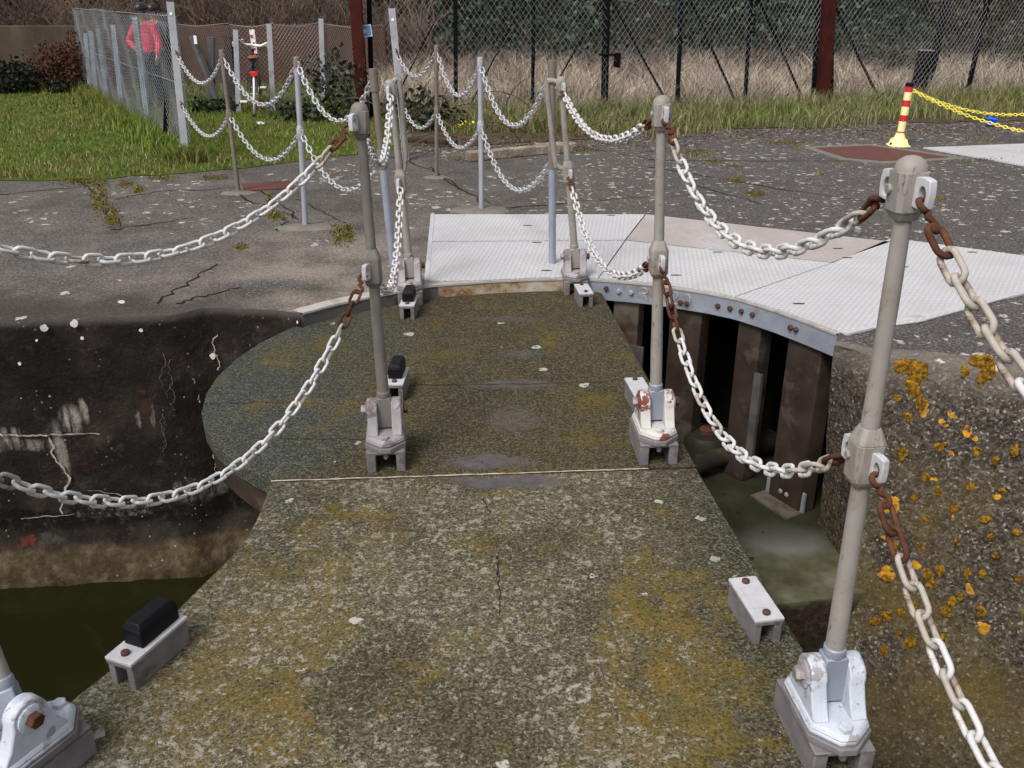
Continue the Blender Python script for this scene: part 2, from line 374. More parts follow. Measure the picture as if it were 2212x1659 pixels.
# aluminium tread plate
def platemat(name, tint, ang, amt):
    k = NM(name, .42, .22, .4)
    v = k.rotz(k.pos, ang)
    X, Y, Z = k.sep(v)[:3]
    a = k.math('SINE', k.mul(X, 2 * math.pi / .060)); b = k.math('SINE', k.mul(Y, 2 * math.pi / .034))
    t = k.step(k.mul(a, b), .25, .65)
    f = k.noise(1.8, 5, .65); fi = k.noise(26, 4, .7)
    c = k.ramp(f, [(.3, (.60, .59, .61)), (.7, (.73, .72, .74))])
    c = k.mix(k.mul(k.inv(t), .62), c, (.37, .355, .37))
    c = k.mix(k.mul(k.step(k.math('MULTIPLY_ADD', fi, .35, k.mul(k.noise(2.4, 4), .65)), .50 - amt * .25, .74 - amt * .2), .3 + amt * .35), c, tint)
    k.color(c); k.rough(k.math('MULTIPLY_ADD', fi, .25, .35))
    k.bump(t, .9, .004)
    M[name] = k.m
platemat('tread_plate', (.42, .37, .33), R(8), .25)
platemat('tread_plate_right', (.45, .40, .36), R(-28), .25)
platemat('tread_plate_brown', (.33, .245, .195), R(-8), .95)

# cast bracket with white paint, peeled in places
def castmat(name, base, peel, thr):
    k = NM(name, .5)
    o = k.obj()
    f = k.noise(9, 5, .6, vec=k.warp(.05, 14, o))
    c = k.ramp(k.noise(14, 4, vec=o), [(.3, tuple(q * .86 for q in base)), (.7, base)])
    c = k.mix(k.step(f, thr, thr + .02), c, peel)
    c = k.mix(k.mul(k.step(k.noise(40, 4, .7, vec=o), .60, .68), .7), c, (.16, .12, .10))
    c = k.mix(k.mul(k.step(k.noise(22, 5, .75, vec=o), .52, .66), .45), c, tuple(q * .62 for q in base)); c = k.mix(k.mul(k.step(k.noise(7, 5, .7, vec=o), .60, .70), .5), c, (.16, .10, .06))
    k.color(c); k.bump(k.math('MULTIPLY_ADD', k.noise(45, 5, .7, vec=o), .6, k.noise(18, 4, vec=o)), .6, .006)
    M[name] = k.m
castmat('cast_bluewhite', (.47, .50, .565), (.27, .255, .27), .56)
castmat('cast_peeling', (.50, .475, .455), (.15, .04, .028), .545)
castmat('cast_worn', (.30, .275, .285), (.15, .125, .125), .54)

# water
k = NM('murky_water', .08, 0, .28)
k.color((.010, .010, .0025)); k.bump(k.noise(5.0, 4, vec=k.vmul(k.pos, (1, 2, 1))), .12, .02); M['murky_water'] = k.m
# pit floor slab
k = NM('slab_mossy', .7)
c = k.ramp(k.noise(3.5, 5, .6), [(.3, (.035, .034, .016)), (.5, (.085, .082, .048)), (.7, (.16, .15, .125))])
sc_ = P(1690, 1165, -1.15)
c = k.mix(k.mul(k.ell(sc_.x, sc_.y, .22, .16, k.warp(.15, 5)), .75), c, (.24, .225, .215))
c = k.mix(k.lichen(9, .05, .25, .3, k.warp(.06, 14)), c, (.025, .024, .012))
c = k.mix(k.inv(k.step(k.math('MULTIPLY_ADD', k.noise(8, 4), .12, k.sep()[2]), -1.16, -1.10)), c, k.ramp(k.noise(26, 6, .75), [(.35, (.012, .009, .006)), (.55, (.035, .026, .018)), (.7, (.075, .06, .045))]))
c = k.mix(k.mul(k.step(k.sep()[1], 3.85, 4.35), .85), c, (.016, .016, .010))  # shade below the walkway painted into the far part of the floor
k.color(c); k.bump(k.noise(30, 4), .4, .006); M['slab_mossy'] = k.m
# lawn soil, field soil, board wall
def soil(name, stops, sc=3):
    k = NM(name, .95, 0, .1); k.color(k.ramp(k.noise(sc, 6, .7), stops)); k.bump(k.noise(25, 4), .6, .03); M[name] = k.m
soil('lawn_soil', [(.3, (.04, .055, .012)), (.5, (.065, .085, .018)), (.7, (.10, .085, .03))])
soil('field_soil', [(.3, (.06, .05, .03)), (.55, (.13, .105, .07)), (.75, (.2, .16, .12))])
soil('verge_soil', [(.3, (.035, .028, .018)), (.5, (.075, .055, .036)), (.7, (.06, .065, .02))], 5)
soil('bank_soil', [(.3, (.010, .010, .007)), (.7, (.022, .02, .014))])
k = NM('old_wall', .9)
c = k.ramp(k.noise(1.6, 6, .65, vec=k.vmul(k.pos, (1, 1, .5))), [(.3, (.045, .034, .026)), (.55, (.075, .058, .045)), (.75, (.10, .085, .062))])
c = k.mix(k.mul(k.step(k.sep()[0], -6.6, -5.9), .8), c, k.ramp(k.noise(2.5, 5, vec=k.vmul(k.pos, (2, 2, .3))), [(.3, (.055, .026, .017)), (.7, (.095, .048, .034))]))
k.color(c); k.bump(k.noise(20, 4), .4, .01); M['old_wall'] = k.m
soil('old_timber', [(.3, (.12, .09, .07)), (.5, (.24, .195, .155)), (.7, (.33, .28, .23))], 4)

# ------------------------------------------------------------------ geometry helpers
def frame_of(d):
    d = Vector(d).normalized()
    a = Vector((0, 0, 1)) if abs(d.z) < .95 else Vector((0, 1, 0))
    n = d.cross(a).normalized(); return n, n.cross(d).normalized()
class MB:
    def __init__(s): s.v = []; s.f = []; s.mi = []; s.cur = 0
    def add(s, vs, fs):
        o = len(s.v); s.v += [tuple(p) for p in vs]; s.f += [tuple(i + o for i in f) for f in fs]; s.mi += [s.cur] * len(fs); return s
    def box(s, c, h, rz=0, top=None, M4=None):
        """c centre, h half sizes; top = (sx, sy) scale of the upper face"""
        t = top or (1, 1); vs = []
        for dz in (-1, 1):
            k = t if dz > 0 else (1, 1)
            for dx, dy in ((-1, -1), (1, -1), (1, 1), (-1, 1)):
                p = Vector((dx * h[0] * k[0], dy * h[1] * k[1], dz * h[2]))
                p.rotate(Matrix.Rotation(rz, 3, 'Z')); vs.append(Vector(c) + p)
        if M4: vs = [M4 @ v for v in vs]
        return s.add(vs, [(3, 2, 1, 0), (4, 5, 6, 7), (0, 1, 5, 4), (1, 2, 6, 5), (2, 3, 7, 6), (3, 0, 4, 7)])
    def beam(s, a, b, w, d, up=None):
        a, b = Vector(a), Vector(b); t = (b - a).normalized()
        if up is None: n, m = frame_of(t)
        else:
            n = t.cross(Vector(up)).normalized(); m = n.cross(t).normalized()
        vs = [p + n * (sx * w / 2) + m * (sy * d / 2) for p in (a, b) for sx, sy in ((-1, -1), (1, -1), (1, 1), (-1, 1))]
        return s.add(vs, [(3, 2, 1, 0), (4, 5, 6, 7), (0, 1, 5, 4), (1, 2, 6, 5), (2, 3, 7, 6), (3, 0, 4, 7)])
    def angle_iron(s, a, b, w=.05, t=.006):
        a, b = Vector(a), Vector(b); d = (b - a).normalized(); n = Vector((1, 0, 0)); m = d.cross(n).normalized(); n = m.cross(d)
        prof = [(0, 0), (w, 0), (w, t), (t, t), (t, w), (0, w)]
        vs = [p + n * (x - w / 2) + m * (y - w / 2) for p in (a, b) for x, y in prof]; k = 6
        return s.add(vs, [tuple(range(k)), tuple(range(2 * k - 1, k - 1, -1))] + [(i, (i + 1) % k, k + (i + 1) % k, k + i) for i in range(k)])
    def tube(s, pts, r, seg=8, closed=False, caps=True):
        pts = [Vector(p) for p in pts]; n = len(pts); rr = r if hasattr(r, '__len__') else [r] * n
        vs = []; prev = None
        for i, p in enumerate(pts):
            if closed: t = (pts[(i + 1) % n] - pts[i - 1])
            else: t = pts[min(i + 1, n - 1)] - pts[max(i - 1, 0)]
            t.normalize()
            if prev is None: a, b = frame_of(t)
            else:
                a = prev - t * prev.dot(t)
                a = a.normalized() if a.length > 1e-6 else frame_of(t)[0]
                b = t.cross(a)
            prev = a; b = t.cross(a)
            for k in range(seg):
                an = 2 * math.pi * k / seg; vs.append(p + (a * math.cos(an) + b * math.sin(an)) * rr[i])
        fs = []
        for i in range(n if closed else n - 1):
            j = (i + 1) % n
            for k in range(seg):
                q = (k + 1) % seg; fs.append((i * seg + k, i * seg + q, j * seg + q, j * seg + k))
        if not closed and caps: fs += [tuple(range(seg - 1, -1, -1)), tuple(range((n - 1) * seg, n * seg))]
        return s.add(vs, fs)
    def prism(s, poly, z0, z1, M4=None, inset=0):
        """poly list of (x,y) anticlockwise, straight sides; inset shrinks the top"""
        n = len(poly); cx = sum(p[0] for p in poly) / n; cy = sum(p[1] for p in poly) / n
        top = [(cx + (x - cx) * (1 - inset), cy + (y - cy) * (1 - inset)) for x, y in poly]
        vs = [Vector((x, y, z0)) for x, y in poly] + [Vector((x, y, z1)) for x, y in top]
        if M4: vs = [M4 @ v for v in vs]
        tri = tessellate_polygon([[Vector((x, y, 0)) for x, y in poly]])
        fs = [tuple(i + n for i in t) for t in tri] + [tuple(reversed(t)) for t in tri] if n > 8 else [tuple(range(n - 1, -1, -1)), tuple(range(n, 2 * n))]
        return s.add(vs, fs + [(i, (i + 1) % n, n + (i + 1) % n, n + i) for i in range(n)])
    def lathe(s, prof, seg=16, c=(0, 0, 0), M4=None):
        vs = []; c = Vector(c)
        for r, z in prof:
            for k in range(seg):
                a = 2 * math.pi * k / seg; vs.append(Vector((r * math.cos(a), r * math.sin(a), z)) + c)
        if M4: vs = [M4 @ v for v in vs]
        fs = [(i * seg + k, i * seg + (k + 1) % seg, (i + 1) * seg + (k + 1) % seg, (i + 1) * seg + k) for i in range(len(prof) - 1) for k in range(seg)]
        fs += [tuple(range(seg - 1, -1, -1)), tuple(range((len(prof) - 1) * seg, len(prof) * seg))]
        return s.add(vs, fs)
    def bolt(s, p, d, r, h):
        p, d = Vector(p), Vector(d).normalized()
        q = d.to_track_quat('Z', 'Y').to_matrix().to_4x4(); T = Matrix.Translation(p) @ q
        return s.lathe([(r * 1.35, 0), (r * 1.35, h * .2), (r, h * .2), (r, h * .85), (r * .8, h)], 6, M4=T) if False else s.lathe([(r, -.002), (r, h * .8), (r * .82, h)], 6, M4=T)
    def ball(s, c, r, seg=10, rings=7, M4=None):
        prof = [(math.sin(math.pi * i / rings), -math.cos(math.pi * i / rings)) for i in range(rings + 1)]
        rx, ry, rz = r if hasattr(r, '__len__') else (r, r, r); vs = []
        for a_, z in prof:
            for k in range(seg):
                a = 2 * math.pi * k / seg; vs.append(Vector((max(a_, 1e-4) * math.cos(a) * rx, max(a_, 1e-4) * math.sin(a) * ry, z * rz)))
        if M4: vs = [M4 @ v for v in vs]
        vs = [v + Vector(c) for v in vs]
        return s.add(vs, [(i * seg + k, i * seg + (k + 1) % seg, (i + 1) * seg + (k + 1) % seg, (i + 1) * seg + k) for i in range(rings) for k in range(seg)])
    def build(s, name, mats, parent=None, smooth=True, ang=.7, bevel=0, world=True):
        me = bpy.data.meshes.new(name)
        vs = s.v
        if parent is not None and world:
            off = wloc(parent); vs = [tuple(Vector(v) - off) for v in vs]
        me.from_pydata(vs, [], s.f)
        for m in (mats if isinstance(mats, (list, tuple)) else [mats]): me.materials.append(M[m])
        if any(s.mi): me.polygons.foreach_set('material_index', s.mi)
        me.validate()
        if smooth:
            me.shade_smooth(); me.set_sharp_from_angle(angle=ang)
        o = bpy.data.objects.new(name, me); COL.objects.link(o)
        if parent is not None: o.parent = parent
        if bevel:
            b = o.modifiers.new('bevel', 'BEVEL'); b.width = bevel; b.segments = 2; b.limit_method = 'ANGLE'; b.angle_limit = R(35); b.harden_normals = False
        return o
def wloc(o):
    v = Vector(o.location)
    while o.parent is not None:
        o = o.parent; v = v + Vector(o.location)
    return v
def tag(o, label=None, cat=None, group=None, kind=None):
    if label: o['label'] = label
    if cat: o['category'] = cat
    if group: o['group'] = group
    if kind: o['kind'] = kind
    return o
def thing(name, label, cat, loc=(0, 0, 0), group=None):
    o = bpy.data.objects.new(name, None); COL.objects.link(o); o.location = loc; o.empty_display_size = .1
    return tag(o, label, cat, group)
def fast(name, V, Fc, mat, parent=None, smooth=False):
    V = np.asarray(V, dtype=np.float32); Fc = np.asarray(Fc, dtype=np.int32)
    if parent is not None: V = V - np.array(wloc(parent), dtype=np.float32)
    me = bpy.data.meshes.new(name); nv, nf, k = len(V), len(Fc), Fc.shape[1]
    me.vertices.add(nv); me.vertices.foreach_set('co', V.ravel())
    me.loops.add(nf * k); me.loops.foreach_set('vertex_index', Fc.ravel())
    me.polygons.add(nf); me.polygons.foreach_set('loop_start', np.arange(0, nf * k, k, dtype=np.int32))
    me.update(calc_edges=True); me.materials.append(M[mat])
    if smooth: me.shade_smooth()
    o = bpy.data.objects.new(name, me); COL.objects.link(o)
    if parent is not None: o.parent = parent
    return o
def sheet(name, poly, z, mat, parent=None, kind=None, label=None):
    mb = MB(); pts = [Vector((p[0], p[1], 0)) for p in poly]
    tri = tessellate_polygon([pts]); vs = [Vector((p[0], p[1], z)) for p in poly]
    out = []
    for t in tri:
        a, b, c = (vs[i] for i in t)
        out.append(t if (b - a).cross(c - a).z > 0 else tuple(reversed(t)))
    mb.add(vs, out); o = mb.build(name, mat, parent, smooth=False)
    return tag(o, label, None, None, kind)
def blades(n, xy, h, w, lean=.35, segs=2):
    """n grass blades at xy (n,3 base points), heights h (n,), half widths w -> verts, tri/quads as quads"""
    a = rng.uniform(0, 2 * np.pi, n); d = np.stack([np.cos(a), np.sin(a)], 1)
    b = rng.uniform(0, 2 * np.pi, n); e = np.stack([np.cos(b), np.sin(b)], 1)
    ln = rng.uniform(.05, lean, n) * h
    V = np.zeros((n, 6, 3), np.float32)
    for i, (t, wt) in enumerate(((0, 1), (.55, .75), (1, .12))):
        cx = xy[:, :2] + e * (ln * t * t)[:, None]
        z = xy[:, 2] + h * t * (1 - .12 * t * t)
        V[:, 2 * i, :2] = cx - d * (w * wt)[:, None]; V[:, 2 * i + 1, :2] = cx + d * (w * wt)[:, None]
        V[:, 2 * i, 2] = z; V[:, 2 * i + 1, 2] = z
    base = np.arange(n)[:, None] * 6
    Fq = np.concatenate([base + np.array([[0, 1, 3, 2]]), base + np.array([[2, 3, 5, 4]])], 0)
    return V.reshape(-1, 3), Fq
def leaves(c, size, flat=.0):
    """c (n,3) centres -> randomly turned, slightly folded leaf quads"""
    n = len(c); a = rng.normal(size=(n, 3)); a /= np.linalg.norm(a, axis=1)[:, None]
    b = rng.normal(size=(n, 3)); b -= a * (a * b).sum(1)[:, None]; b /= np.linalg.norm(b, axis=1)[:, None]
    s = size * rng.uniform(.6, 1.3, n)[:, None] if np.isscalar(size) else size[:, None]
    cr = np.cross(a, b)
    V = np.stack([c - a * s, c + b * s * .62 + cr * s * .12, c + a * s, c - b * s * .62 + cr * s * .12], 1)
    return V.reshape(-1, 3), np.arange(4 * n).reshape(n, 4)
def inpoly(poly, n):
    P_ = np.array([(p[0], p[1]) for p in poly]); lo, hi = P_.min(0), P_.max(0); out = []
    got = 0
    while got < n:
        q = rng.uniform(lo, hi, (n * 2, 2)); ins = np.zeros(len(q), bool); j = len(P_) - 1
        for i in range(len(P_)):
            xi, yi = P_[i]; xj, yj = P_[j]
            cnd = ((yi > q[:, 1]) != (yj > q[:, 1])) & (q[:, 0] < (xj - xi) * (q[:, 1] - yi) / (yj - yi + 1e-12) + xi)
            ins ^= cnd; j = i
        out.append(q[ins]); got += ins.sum()
    q = np.concatenate(out)[:n]; return np.concatenate([q, np.zeros((n, 1))], 1)
def joined(*vf):
    V = []; Fc = []; o = 0
    for v, f in vf: V.append(v); Fc.append(f + o); o += len(v)
    return np.concatenate(V), np.concatenate(Fc)
def jitter_line(pts, amp, step=.12, seed=1):
    r_ = random.Random(seed); out = []
    for a, b in zip(pts[:-1], pts[1:]):
        a, b = Vector(a[:2]), Vector(b[:2]); n = max(1, int((b - a).length / step))
        for i in range(n):
            p = a.lerp(b, i / n)
            if i: p += Vector((r_.uniform(-amp, amp), r_.uniform(-amp, amp)))
            out.append((p.x, p.y))
    out.append(tuple(pts[-1][:2])); return out

# ================================================================== SETTING
def smooth_line(pts, n):
    """resample a polyline to n points by arc length"""
    pts = [Vector(p) for p in pts]; L = [0]
    for a, b in zip(pts[:-1], pts[1:]): L.append(L[-1] + (b - a).length)
    out = []
    for i in range(n):
        s = L[-1] * i / (n - 1); j = 0
        while j < len(pts) - 2 and L[j + 1] < s: j += 1
        t = (s - L[j]) / max(1e-9, L[j + 1] - L[j]); out.append(pts[j].lerp(pts[j + 1], min(1, t)))
    return out
V2 = lambda p: (p[0], p[1])
arc_px = [(650, 676), (720, 657), (800, 640), (930, 616), (1050, 607), (1160, 602), (1225, 601), (1283, 603), (1347, 608), (1411, 614), (1459, 621), (1525, 631), (1591, 644), (1635, 657), (1679, 671), (1745, 695), (1811, 721)]
arc = [V2(P(u, v, 0)) for u, v in arc_px]
left_top = [(-60, 0.4), (-14, 3.72), (-2.76, 4.55), (-1.86, 4.645), (-1.74, 4.77), (-1.41, 4.752), arc[0]]
left_line = [left_top[0]] + jitter_line(left_top[1:], .012, .11, 3)
blk_top = [V2(P(1803, 738)), V2(P(1885, 760)), V2(P(2050, 780)), V2(P(2212, 797)), (9, 1.55), (60, -16)]
d0 = (Vector(blk_top[1]) - Vector(blk_top[0])).normalized()
blk_line = smooth_line(blk_top[:5], 120)
blk_back = []
for i, p in enumerate(blk_line):
    a, b = blk_line[max(0, i - 1)], blk_line[min(119, i + 1)]; t = (b - a).normalized(); nrm = Vector((-t.y, t.x))
    blk_back.append(p + nrm * min(.11, .02 + .012 * i))
blk_back[0] = blk_line[0] + Vector((.02, .02))

ground_poly = left_line + arc[1:] + [V2(p) for p in blk_back] + [(60, -16), (600, -16), (600, 900), (-600, 900), (-600, .4)]
sheet('ground', ground_poly, 0, 'apron_concrete', kind='structure')

def loft(name, rows, mat, amp=.006, label=None, cat=None, seed=2, kind=None):
    """rows: list of equally long lists of Vectors"""
    r_ = random.Random(seed); m = len(rows[0]); vs = []
    for i, row in enumerate(rows):
        for p in row:
            a = amp if 0 < i else 0
            vs.append(Vector(p) + Vector((r_.uniform(-a, a), r_.uniform(-a, a), r_.uniform(-a, a) * .4)))
    fs = [(i * m + j, (i + 1) * m + j, (i + 1) * m + j + 1, i * m + j + 1) for i in range(len(rows) - 1) for j in range(m - 1)]
    o = MB().add(vs, fs).build(name, mat, None, ang=1.2)
    return tag(o, label, cat, None, kind)
# left lock wall: top arris, face, brown ledge at the waterline
def rowat(line, z, off, wob=0, seed=0):
    r_ = random.Random(seed); return [Vector((p[0], p[1] - off + r_.uniform(-wob, wob), z + r_.uniform(-wob, wob))) for p in line]
ll = [Vector(p) for p in left_line[1:]]
lrows = [rowat(ll, 0, 0), rowat(ll, -.025, .012, .004, 1)] + [rowat(ll, -.06 - i * .12, .015, .004, i) for i in range(10)] + \
        [rowat(ll, -1.25, .02, .02, 21), rowat(ll, -1.33, .06, .025, 22), rowat(ll, -1.40, .12, .012, 23), rowat(ll, -1.55, .16, .006, 24), rowat(ll, -1.75, .20, .004, 25), rowat(ll, -2.6, .24, .004, 26)]
loft('lock_wall', lrows, 'wall_wet', .004, 'dark wet concrete lock wall with pale cracks and a brown ledge at the water, left of the walkway', 'wall')
# right block: rounded arris, battered lichen face
bl = blk_line; br = []
nrm = Vector((-.33, -.94))
fac = [0, .02, .06, .12, .25, .4, .55, .7, .85, 1.0, 1.15, 1.3, 1.45, 1.6, 1.75, 1.95, 2.4, 2.8, 3.3]
br.append([Vector((p.x, p.y, 0)) for p in blk_back])
corner_i = min(range(120), key=lambda i: (bl[i] - Vector(blk_top[1])).length)
for f_ in fac:
    row = []
    for i, p in enumerate(bl):
        q = p + nrm * (f_ * .30)
        if i <= corner_i:                                             # the return face beside the pit
            t = i / corner_i; q = p + Vector((.10 * (1 - t) + .01 * t, .10 * (1 - t) - .30 * t)) * f_
        if f_ > 1.5 and i > corner_i: q = q + nrm * (min(.25, (f_ - 1.5) * .35) + .03 * math.sin(i * .7))
        zz = -f_ - (.012 if f_ == 0 else 0)
        row.append(Vector((q.x, q.y, zz)))
    br.append(row)
loft('lock_wall', br, 'wall_lichen', .008, 'rough pebbly concrete block with orange lichen, right of the walkway behind the nearest post', 'wall', seed=5)
# chipped pale patch on the corner
# pit: back wall, slab
ctr = Vector((0.0, 4.0))
back = [ctr + (Vector(p) - ctr) * 1.42 for p in arc]
loft('pit_wall', [[Vector((p.x, p.y, z)) for p in back] for z in (-.004, -.4, -.8, -1.2)], 'void_shade', 0, 'back wall of the recess, coloured black for shade, behind the brown timber posts', 'wall')
sl = [P(1500, 1306, -1.15), P(1690, 1300, -1.15), P(1800, 1290, -1.15), P(1860, 1278, -1.15)]
sl_poly = [(0.25, sl[0].y + .02)] + [V2(p) for p in sl] + [(1.83, 3.74), (1.95, 4.2), (2.4, 4.75), (1.6, 5.6), (0, 6.1), (-1.7, 5.0), (-1.3, 4.3), (.25, 4.3)]
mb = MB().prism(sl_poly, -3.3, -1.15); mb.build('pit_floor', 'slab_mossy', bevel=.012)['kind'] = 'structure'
# water both sides
sheet('water', [(-60, -8), (.1, -8), (.1, 4), (-.6, 5.2), (-60, 6)], -1.60, 'murky_water', kind='structure')
sheet('water', [(.1, -8), (60, -20), (60, 3), (1.9, 5), (.1, 4)], -3.0, 'murky_water', kind='structure')

# lawn, verge, field
lawn = [(-40, 8.0), (-5.6, 8.35), (-4.9, 8.55), (-4.04, 8.62), (-3.23, 8.95), (-2.6, 9.35), (-1.8, 10.05), (-1.25, 10.5), (-1.35, 12), (-1.7, 14.0), (-2.4, 17.7), (-40, 17.7)]
sheet('lawn', jitter_line(lawn, .05, .16, 5), .006, 'lawn_soil', kind='structure')
verge = [(-1.25, 10.75), (-.6, 10.6), (1.07, 11.35), (2.4, 11.95), (3.6, 12.3), (5.0, 12.75), (6.7, 12.9), (14, 14.0), (30, 13), (30, 24), (7.9, 16.2), (1.4, 13.9), (-1.3, 13.5)]
sheet('verge', jitter_line(verge, .06, .2, 6), .008, 'verge_soil', kind='structure')
sheet('field', [(-1.4, 13.45), (1.4, 13.85), (7.9, 16.1), (30, 23.9), (120, 60), (120, 300), (-120, 300), (-120, 18.3), (-2.3, 18.3), (-1.9, 15)], .012, 'field_soil', kind='structure')
# bank behind the field
bx = np.linspace(-30, 60, 46); by = [19.0, 20, 21, 22.5, 24.5, 27, 34]; bz = [0, .45, 1.0, 1.9, 3.0, 4.0, 4.6]
rows = []
for j, yy in enumerate(by):
    rows.append([Vector((xx, yy + .055 * max(0, xx) + .4 * math.sin(xx * .7 + j), .0 if j == 0 else bz[j] * (.9 + .25 * math.sin(xx * .43 + j * .6)))) for xx in bx])
loft('bank', list(reversed(rows)), 'bank_soil', .08, kind='structure')

# cracks in the apron and pale lime runs on the wall
def strip(mb, pts, w0, w1, up=Vector((0, 0, 1)), seed=0):
    r_ = random.Random(seed); vs = []
    for i, p in enumerate(pts):
        p = Vector(p); t = (Vector(pts[min(i + 1, len(pts) - 1)]) - Vector(pts[max(0, i - 1)])).normalized()
        n = t.cross(up).normalized(); w = (w0 + (w1 - w0) * i / (len(pts) - 1)) * r_.uniform(.5, 1.4)
        vs += [p - n * w, p + n * w]
    return mb.add(vs, [(2 * i, 2 * i + 1, 2 * i + 3, 2 * i + 2) for i in range(len(pts) - 1)])
def wig(a, b, n, amp, seed):
    r_ = random.Random(seed); a, b = Vector(a), Vector(b); t = (b - a).normalized(); s = t.cross(Vector((0, 0, 1)) if abs(t.z) < .9 else Vector((0, 1, 0))).normalized()
    o = 0; out = []
    for i in range(n + 1):
        o = o * .6 + r_.uniform(-amp, amp); out.append(a.lerp(b, i / n) + s * (o if 0 < i < n else 0))
    return out
mb = MB()
G = lambda u, v: P(u, v, .004)
crk = [((0, 420), (200, 400)), ((175, 385), (260, 490)), ((240, 495), (420, 470)), ((250, 430), (330, 415)), ((330, 415), (520, 405)), ((520, 420), (640, 470)), ((620, 470), (600, 500)), ((640, 430), (760, 500)),
       ((380, 655), (520, 620)), ((340, 655), (470, 570)), ((560, 410), (660, 480)), ((930, 360), (1040, 440)), ((880, 345), (1060, 440)), ((1060, 470), (930, 465)), ((1380, 330), (1500, 310)), ((1400, 360), (1900, 440)), ((1500, 400), (1640, 440)), ((1050, 450), (1400, 425)), ((1200, 310), (1420, 345)), ((1400, 345), (2100, 350))]
for i, (a, b) in enumerate(crk): strip(mb, wig(G(*a), G(*b), 14, .035, i), .009, .005, seed=i)
k_ = simple('crack_dark', (.022, .018, .016), .95)
tag(mb.build('ground_cracks', 'crack_dark', smooth=False), kind='structure')
simple('lime', (.30, .27, .24), .9, 0, .35, 20)
simple('lime_white', (.52, .50, .47), .9, 0, .3, 20)

# ================================================================== LOCK GATE WALKWAY
gate = thing('lock_gate_walkway', 'gritty grey green lock gate walkway with mossy near panel and rounded far panel', 'walkway', (0, 2.5, ZW))
lft = [(930, 629), (880, 640), (800, 656), (700, 681), (625, 709), (560, 741), (510, 775), (470, 812), (445, 850), (435, 890), (442, 922), (460, 952), (490, 980), (520, 1002), (552, 1020), (585, 1036)]
far_edge = [(1300, 633), (1262, 620), (1180, 614), (1080, 617), (1000, 623)]
deckL = [V2(P(u, v, ZW)) for u, v in far_edge + lft]
jr = P(1503, 1006, ZW)
rear = deckL + [V2(jr)]
rear = [Vector(p) for p in rear]
mb = MB(); mb.prism([V2(p) for p in rear], ZW - .075, ZW); mb.build('rear_deck', 'deck_far', gate, ang=.6, bevel=.005)
nl = [(585, 1042), (572, 1078), (556, 1118), (540, 1150), (520, 1180), (490, 1212), (460, 1240), (425, 1275), (390, 1310), (345, 1356), (300, 1400), (235, 1450), (170, 1500)]
near_ = [V2(P(1505, 1012, ZW))] + [V2(P(u, v, ZW)) for u, v in nl] + [(-1.22, 1.60), (-1.26, 1.3), (-1.2, -2.5), (1.15, -2.5), (.90, 1.2), (.865, 1.59), V2(P(1700, 1345, ZW)), V2(P(1640, 1236, ZW)), V2(P(1600, 1172, ZW))]
mb = MB(); mb.prism(near_, ZW - .075, ZW); mb.build('near_deck', 'deck_near', gate, ang=.6, bevel=.005)
# rim plate under the rounded edge, joint strip, beams and the gate leaf below
mb = MB(); rim = [P(u, v, ZW) for u, v in lft]
inner = [ctr.to_3d() + (Vector((p.x, p.y, 0)) - ctr.to_3d()) * .985 for p in rim]
mb.add([Vector((p.x, p.y, ZW - .078)) for p in inner] + [Vector((p.x, p.y, ZW - .20)) for p in inner], [(i, i + 1, i + 1 + len(inner), i + len(inner)) for i in range(len(inner) - 1)])
mb.build('rim_plate', 'timber_brown', gate)
a, b = P(585, 1039, ZW + .003), P(1400, 1012, ZW + .003)
simple('joint_pale', (.38, .33, .27), .8, 0, .4, 30)
mb = MB(); strip(mb, wig(a, b, 60, .0015, 4), .0045, .0028, seed=3); mb.build('joint_strip', 'joint_pale', gate, smooth=False)
mb = MB(); strip(mb, wig(b, P(1503, 1009, ZW + .003), 12, .001, 4), .004, .004, seed=3); mb.build('seam', 'crack_dark', gate, smooth=False); mb = MB()
for a_, b_ in (((440, 872), (640, 868)), ((600, 946), (810, 950)), ((870, 832), (1300, 826)), ((1045, 1075), (1060, 1110)), ((1075, 1200), (1080, 1330))):
    strip(mb, wig(P(*a_, ZW + .003), P(*b_, ZW + .003), 24, .004, a_[0]), .0022, .0014, seed=a_[0]); mb.build('seam', 'crack_dark', gate, smooth=False); mb = MB()
mb = MB(); mb.box((-.02, 1.2, -1.6), (.42, 3.7, 1.4)); mb.box((-.05, .6, -.26), (.55, 2.2, .09)); mb.lathe([(.5, -3), (.5, -.17)], 40, (-.15, 4.0, 0)); mb.box((-.1, 4.0, -.25), (.35, 1.15, .08))
mb.build('gate_leaf', 'timber_brown', gate, bevel=.01)

# curved ring girder with bolts along the recess, brown posts behind it, lower bracket
ring = thing('ring_girder', 'blue grey curved steel girder with bolt pairs along the edge of the tread plates', 'girder', (0, 5.3, 0))
n = 90; al = smooth_line([(*p, 0) for p in arc], n)
def offs(line, d): return [Vector((p.x, p.y, 0)) + (ctr.to_3d() - Vector((p.x, p.y, 0))).normalized() * d for p in line]
in0, in1, out1 = offs(al, .012), offs(al, .006), offs(al, -.075)
mb = MB(); vs = []
for q, z in ((in1, -.010), (in1, -.128), (offs(al, -.004), -.128), (offs(al, -.004), -.010)): vs += [Vector((p.x, p.y, z)) for p in q]
mb.add(vs, [(r * n + i, r * n + i + 1, ((r + 1) % 4) * n + i + 1, ((r + 1) % 4) * n + i) for r in range(4) for i in range(n - 1)] + [(0, n, 2 * n, 3 * n), (n - 1, 4 * n - 1, 3 * n - 1, 2 * n - 1)])
k = NM('rusty_sill', .7); k.color(k.ramp(k.noise(5, 6, .7), [(.36, (.40, .37, .33)), (.52, (.30, .24, .17)), (.62, (.17, .065, .022)), (.70, (.43, .40, .36))])); M['rusty_sill'] = k.m
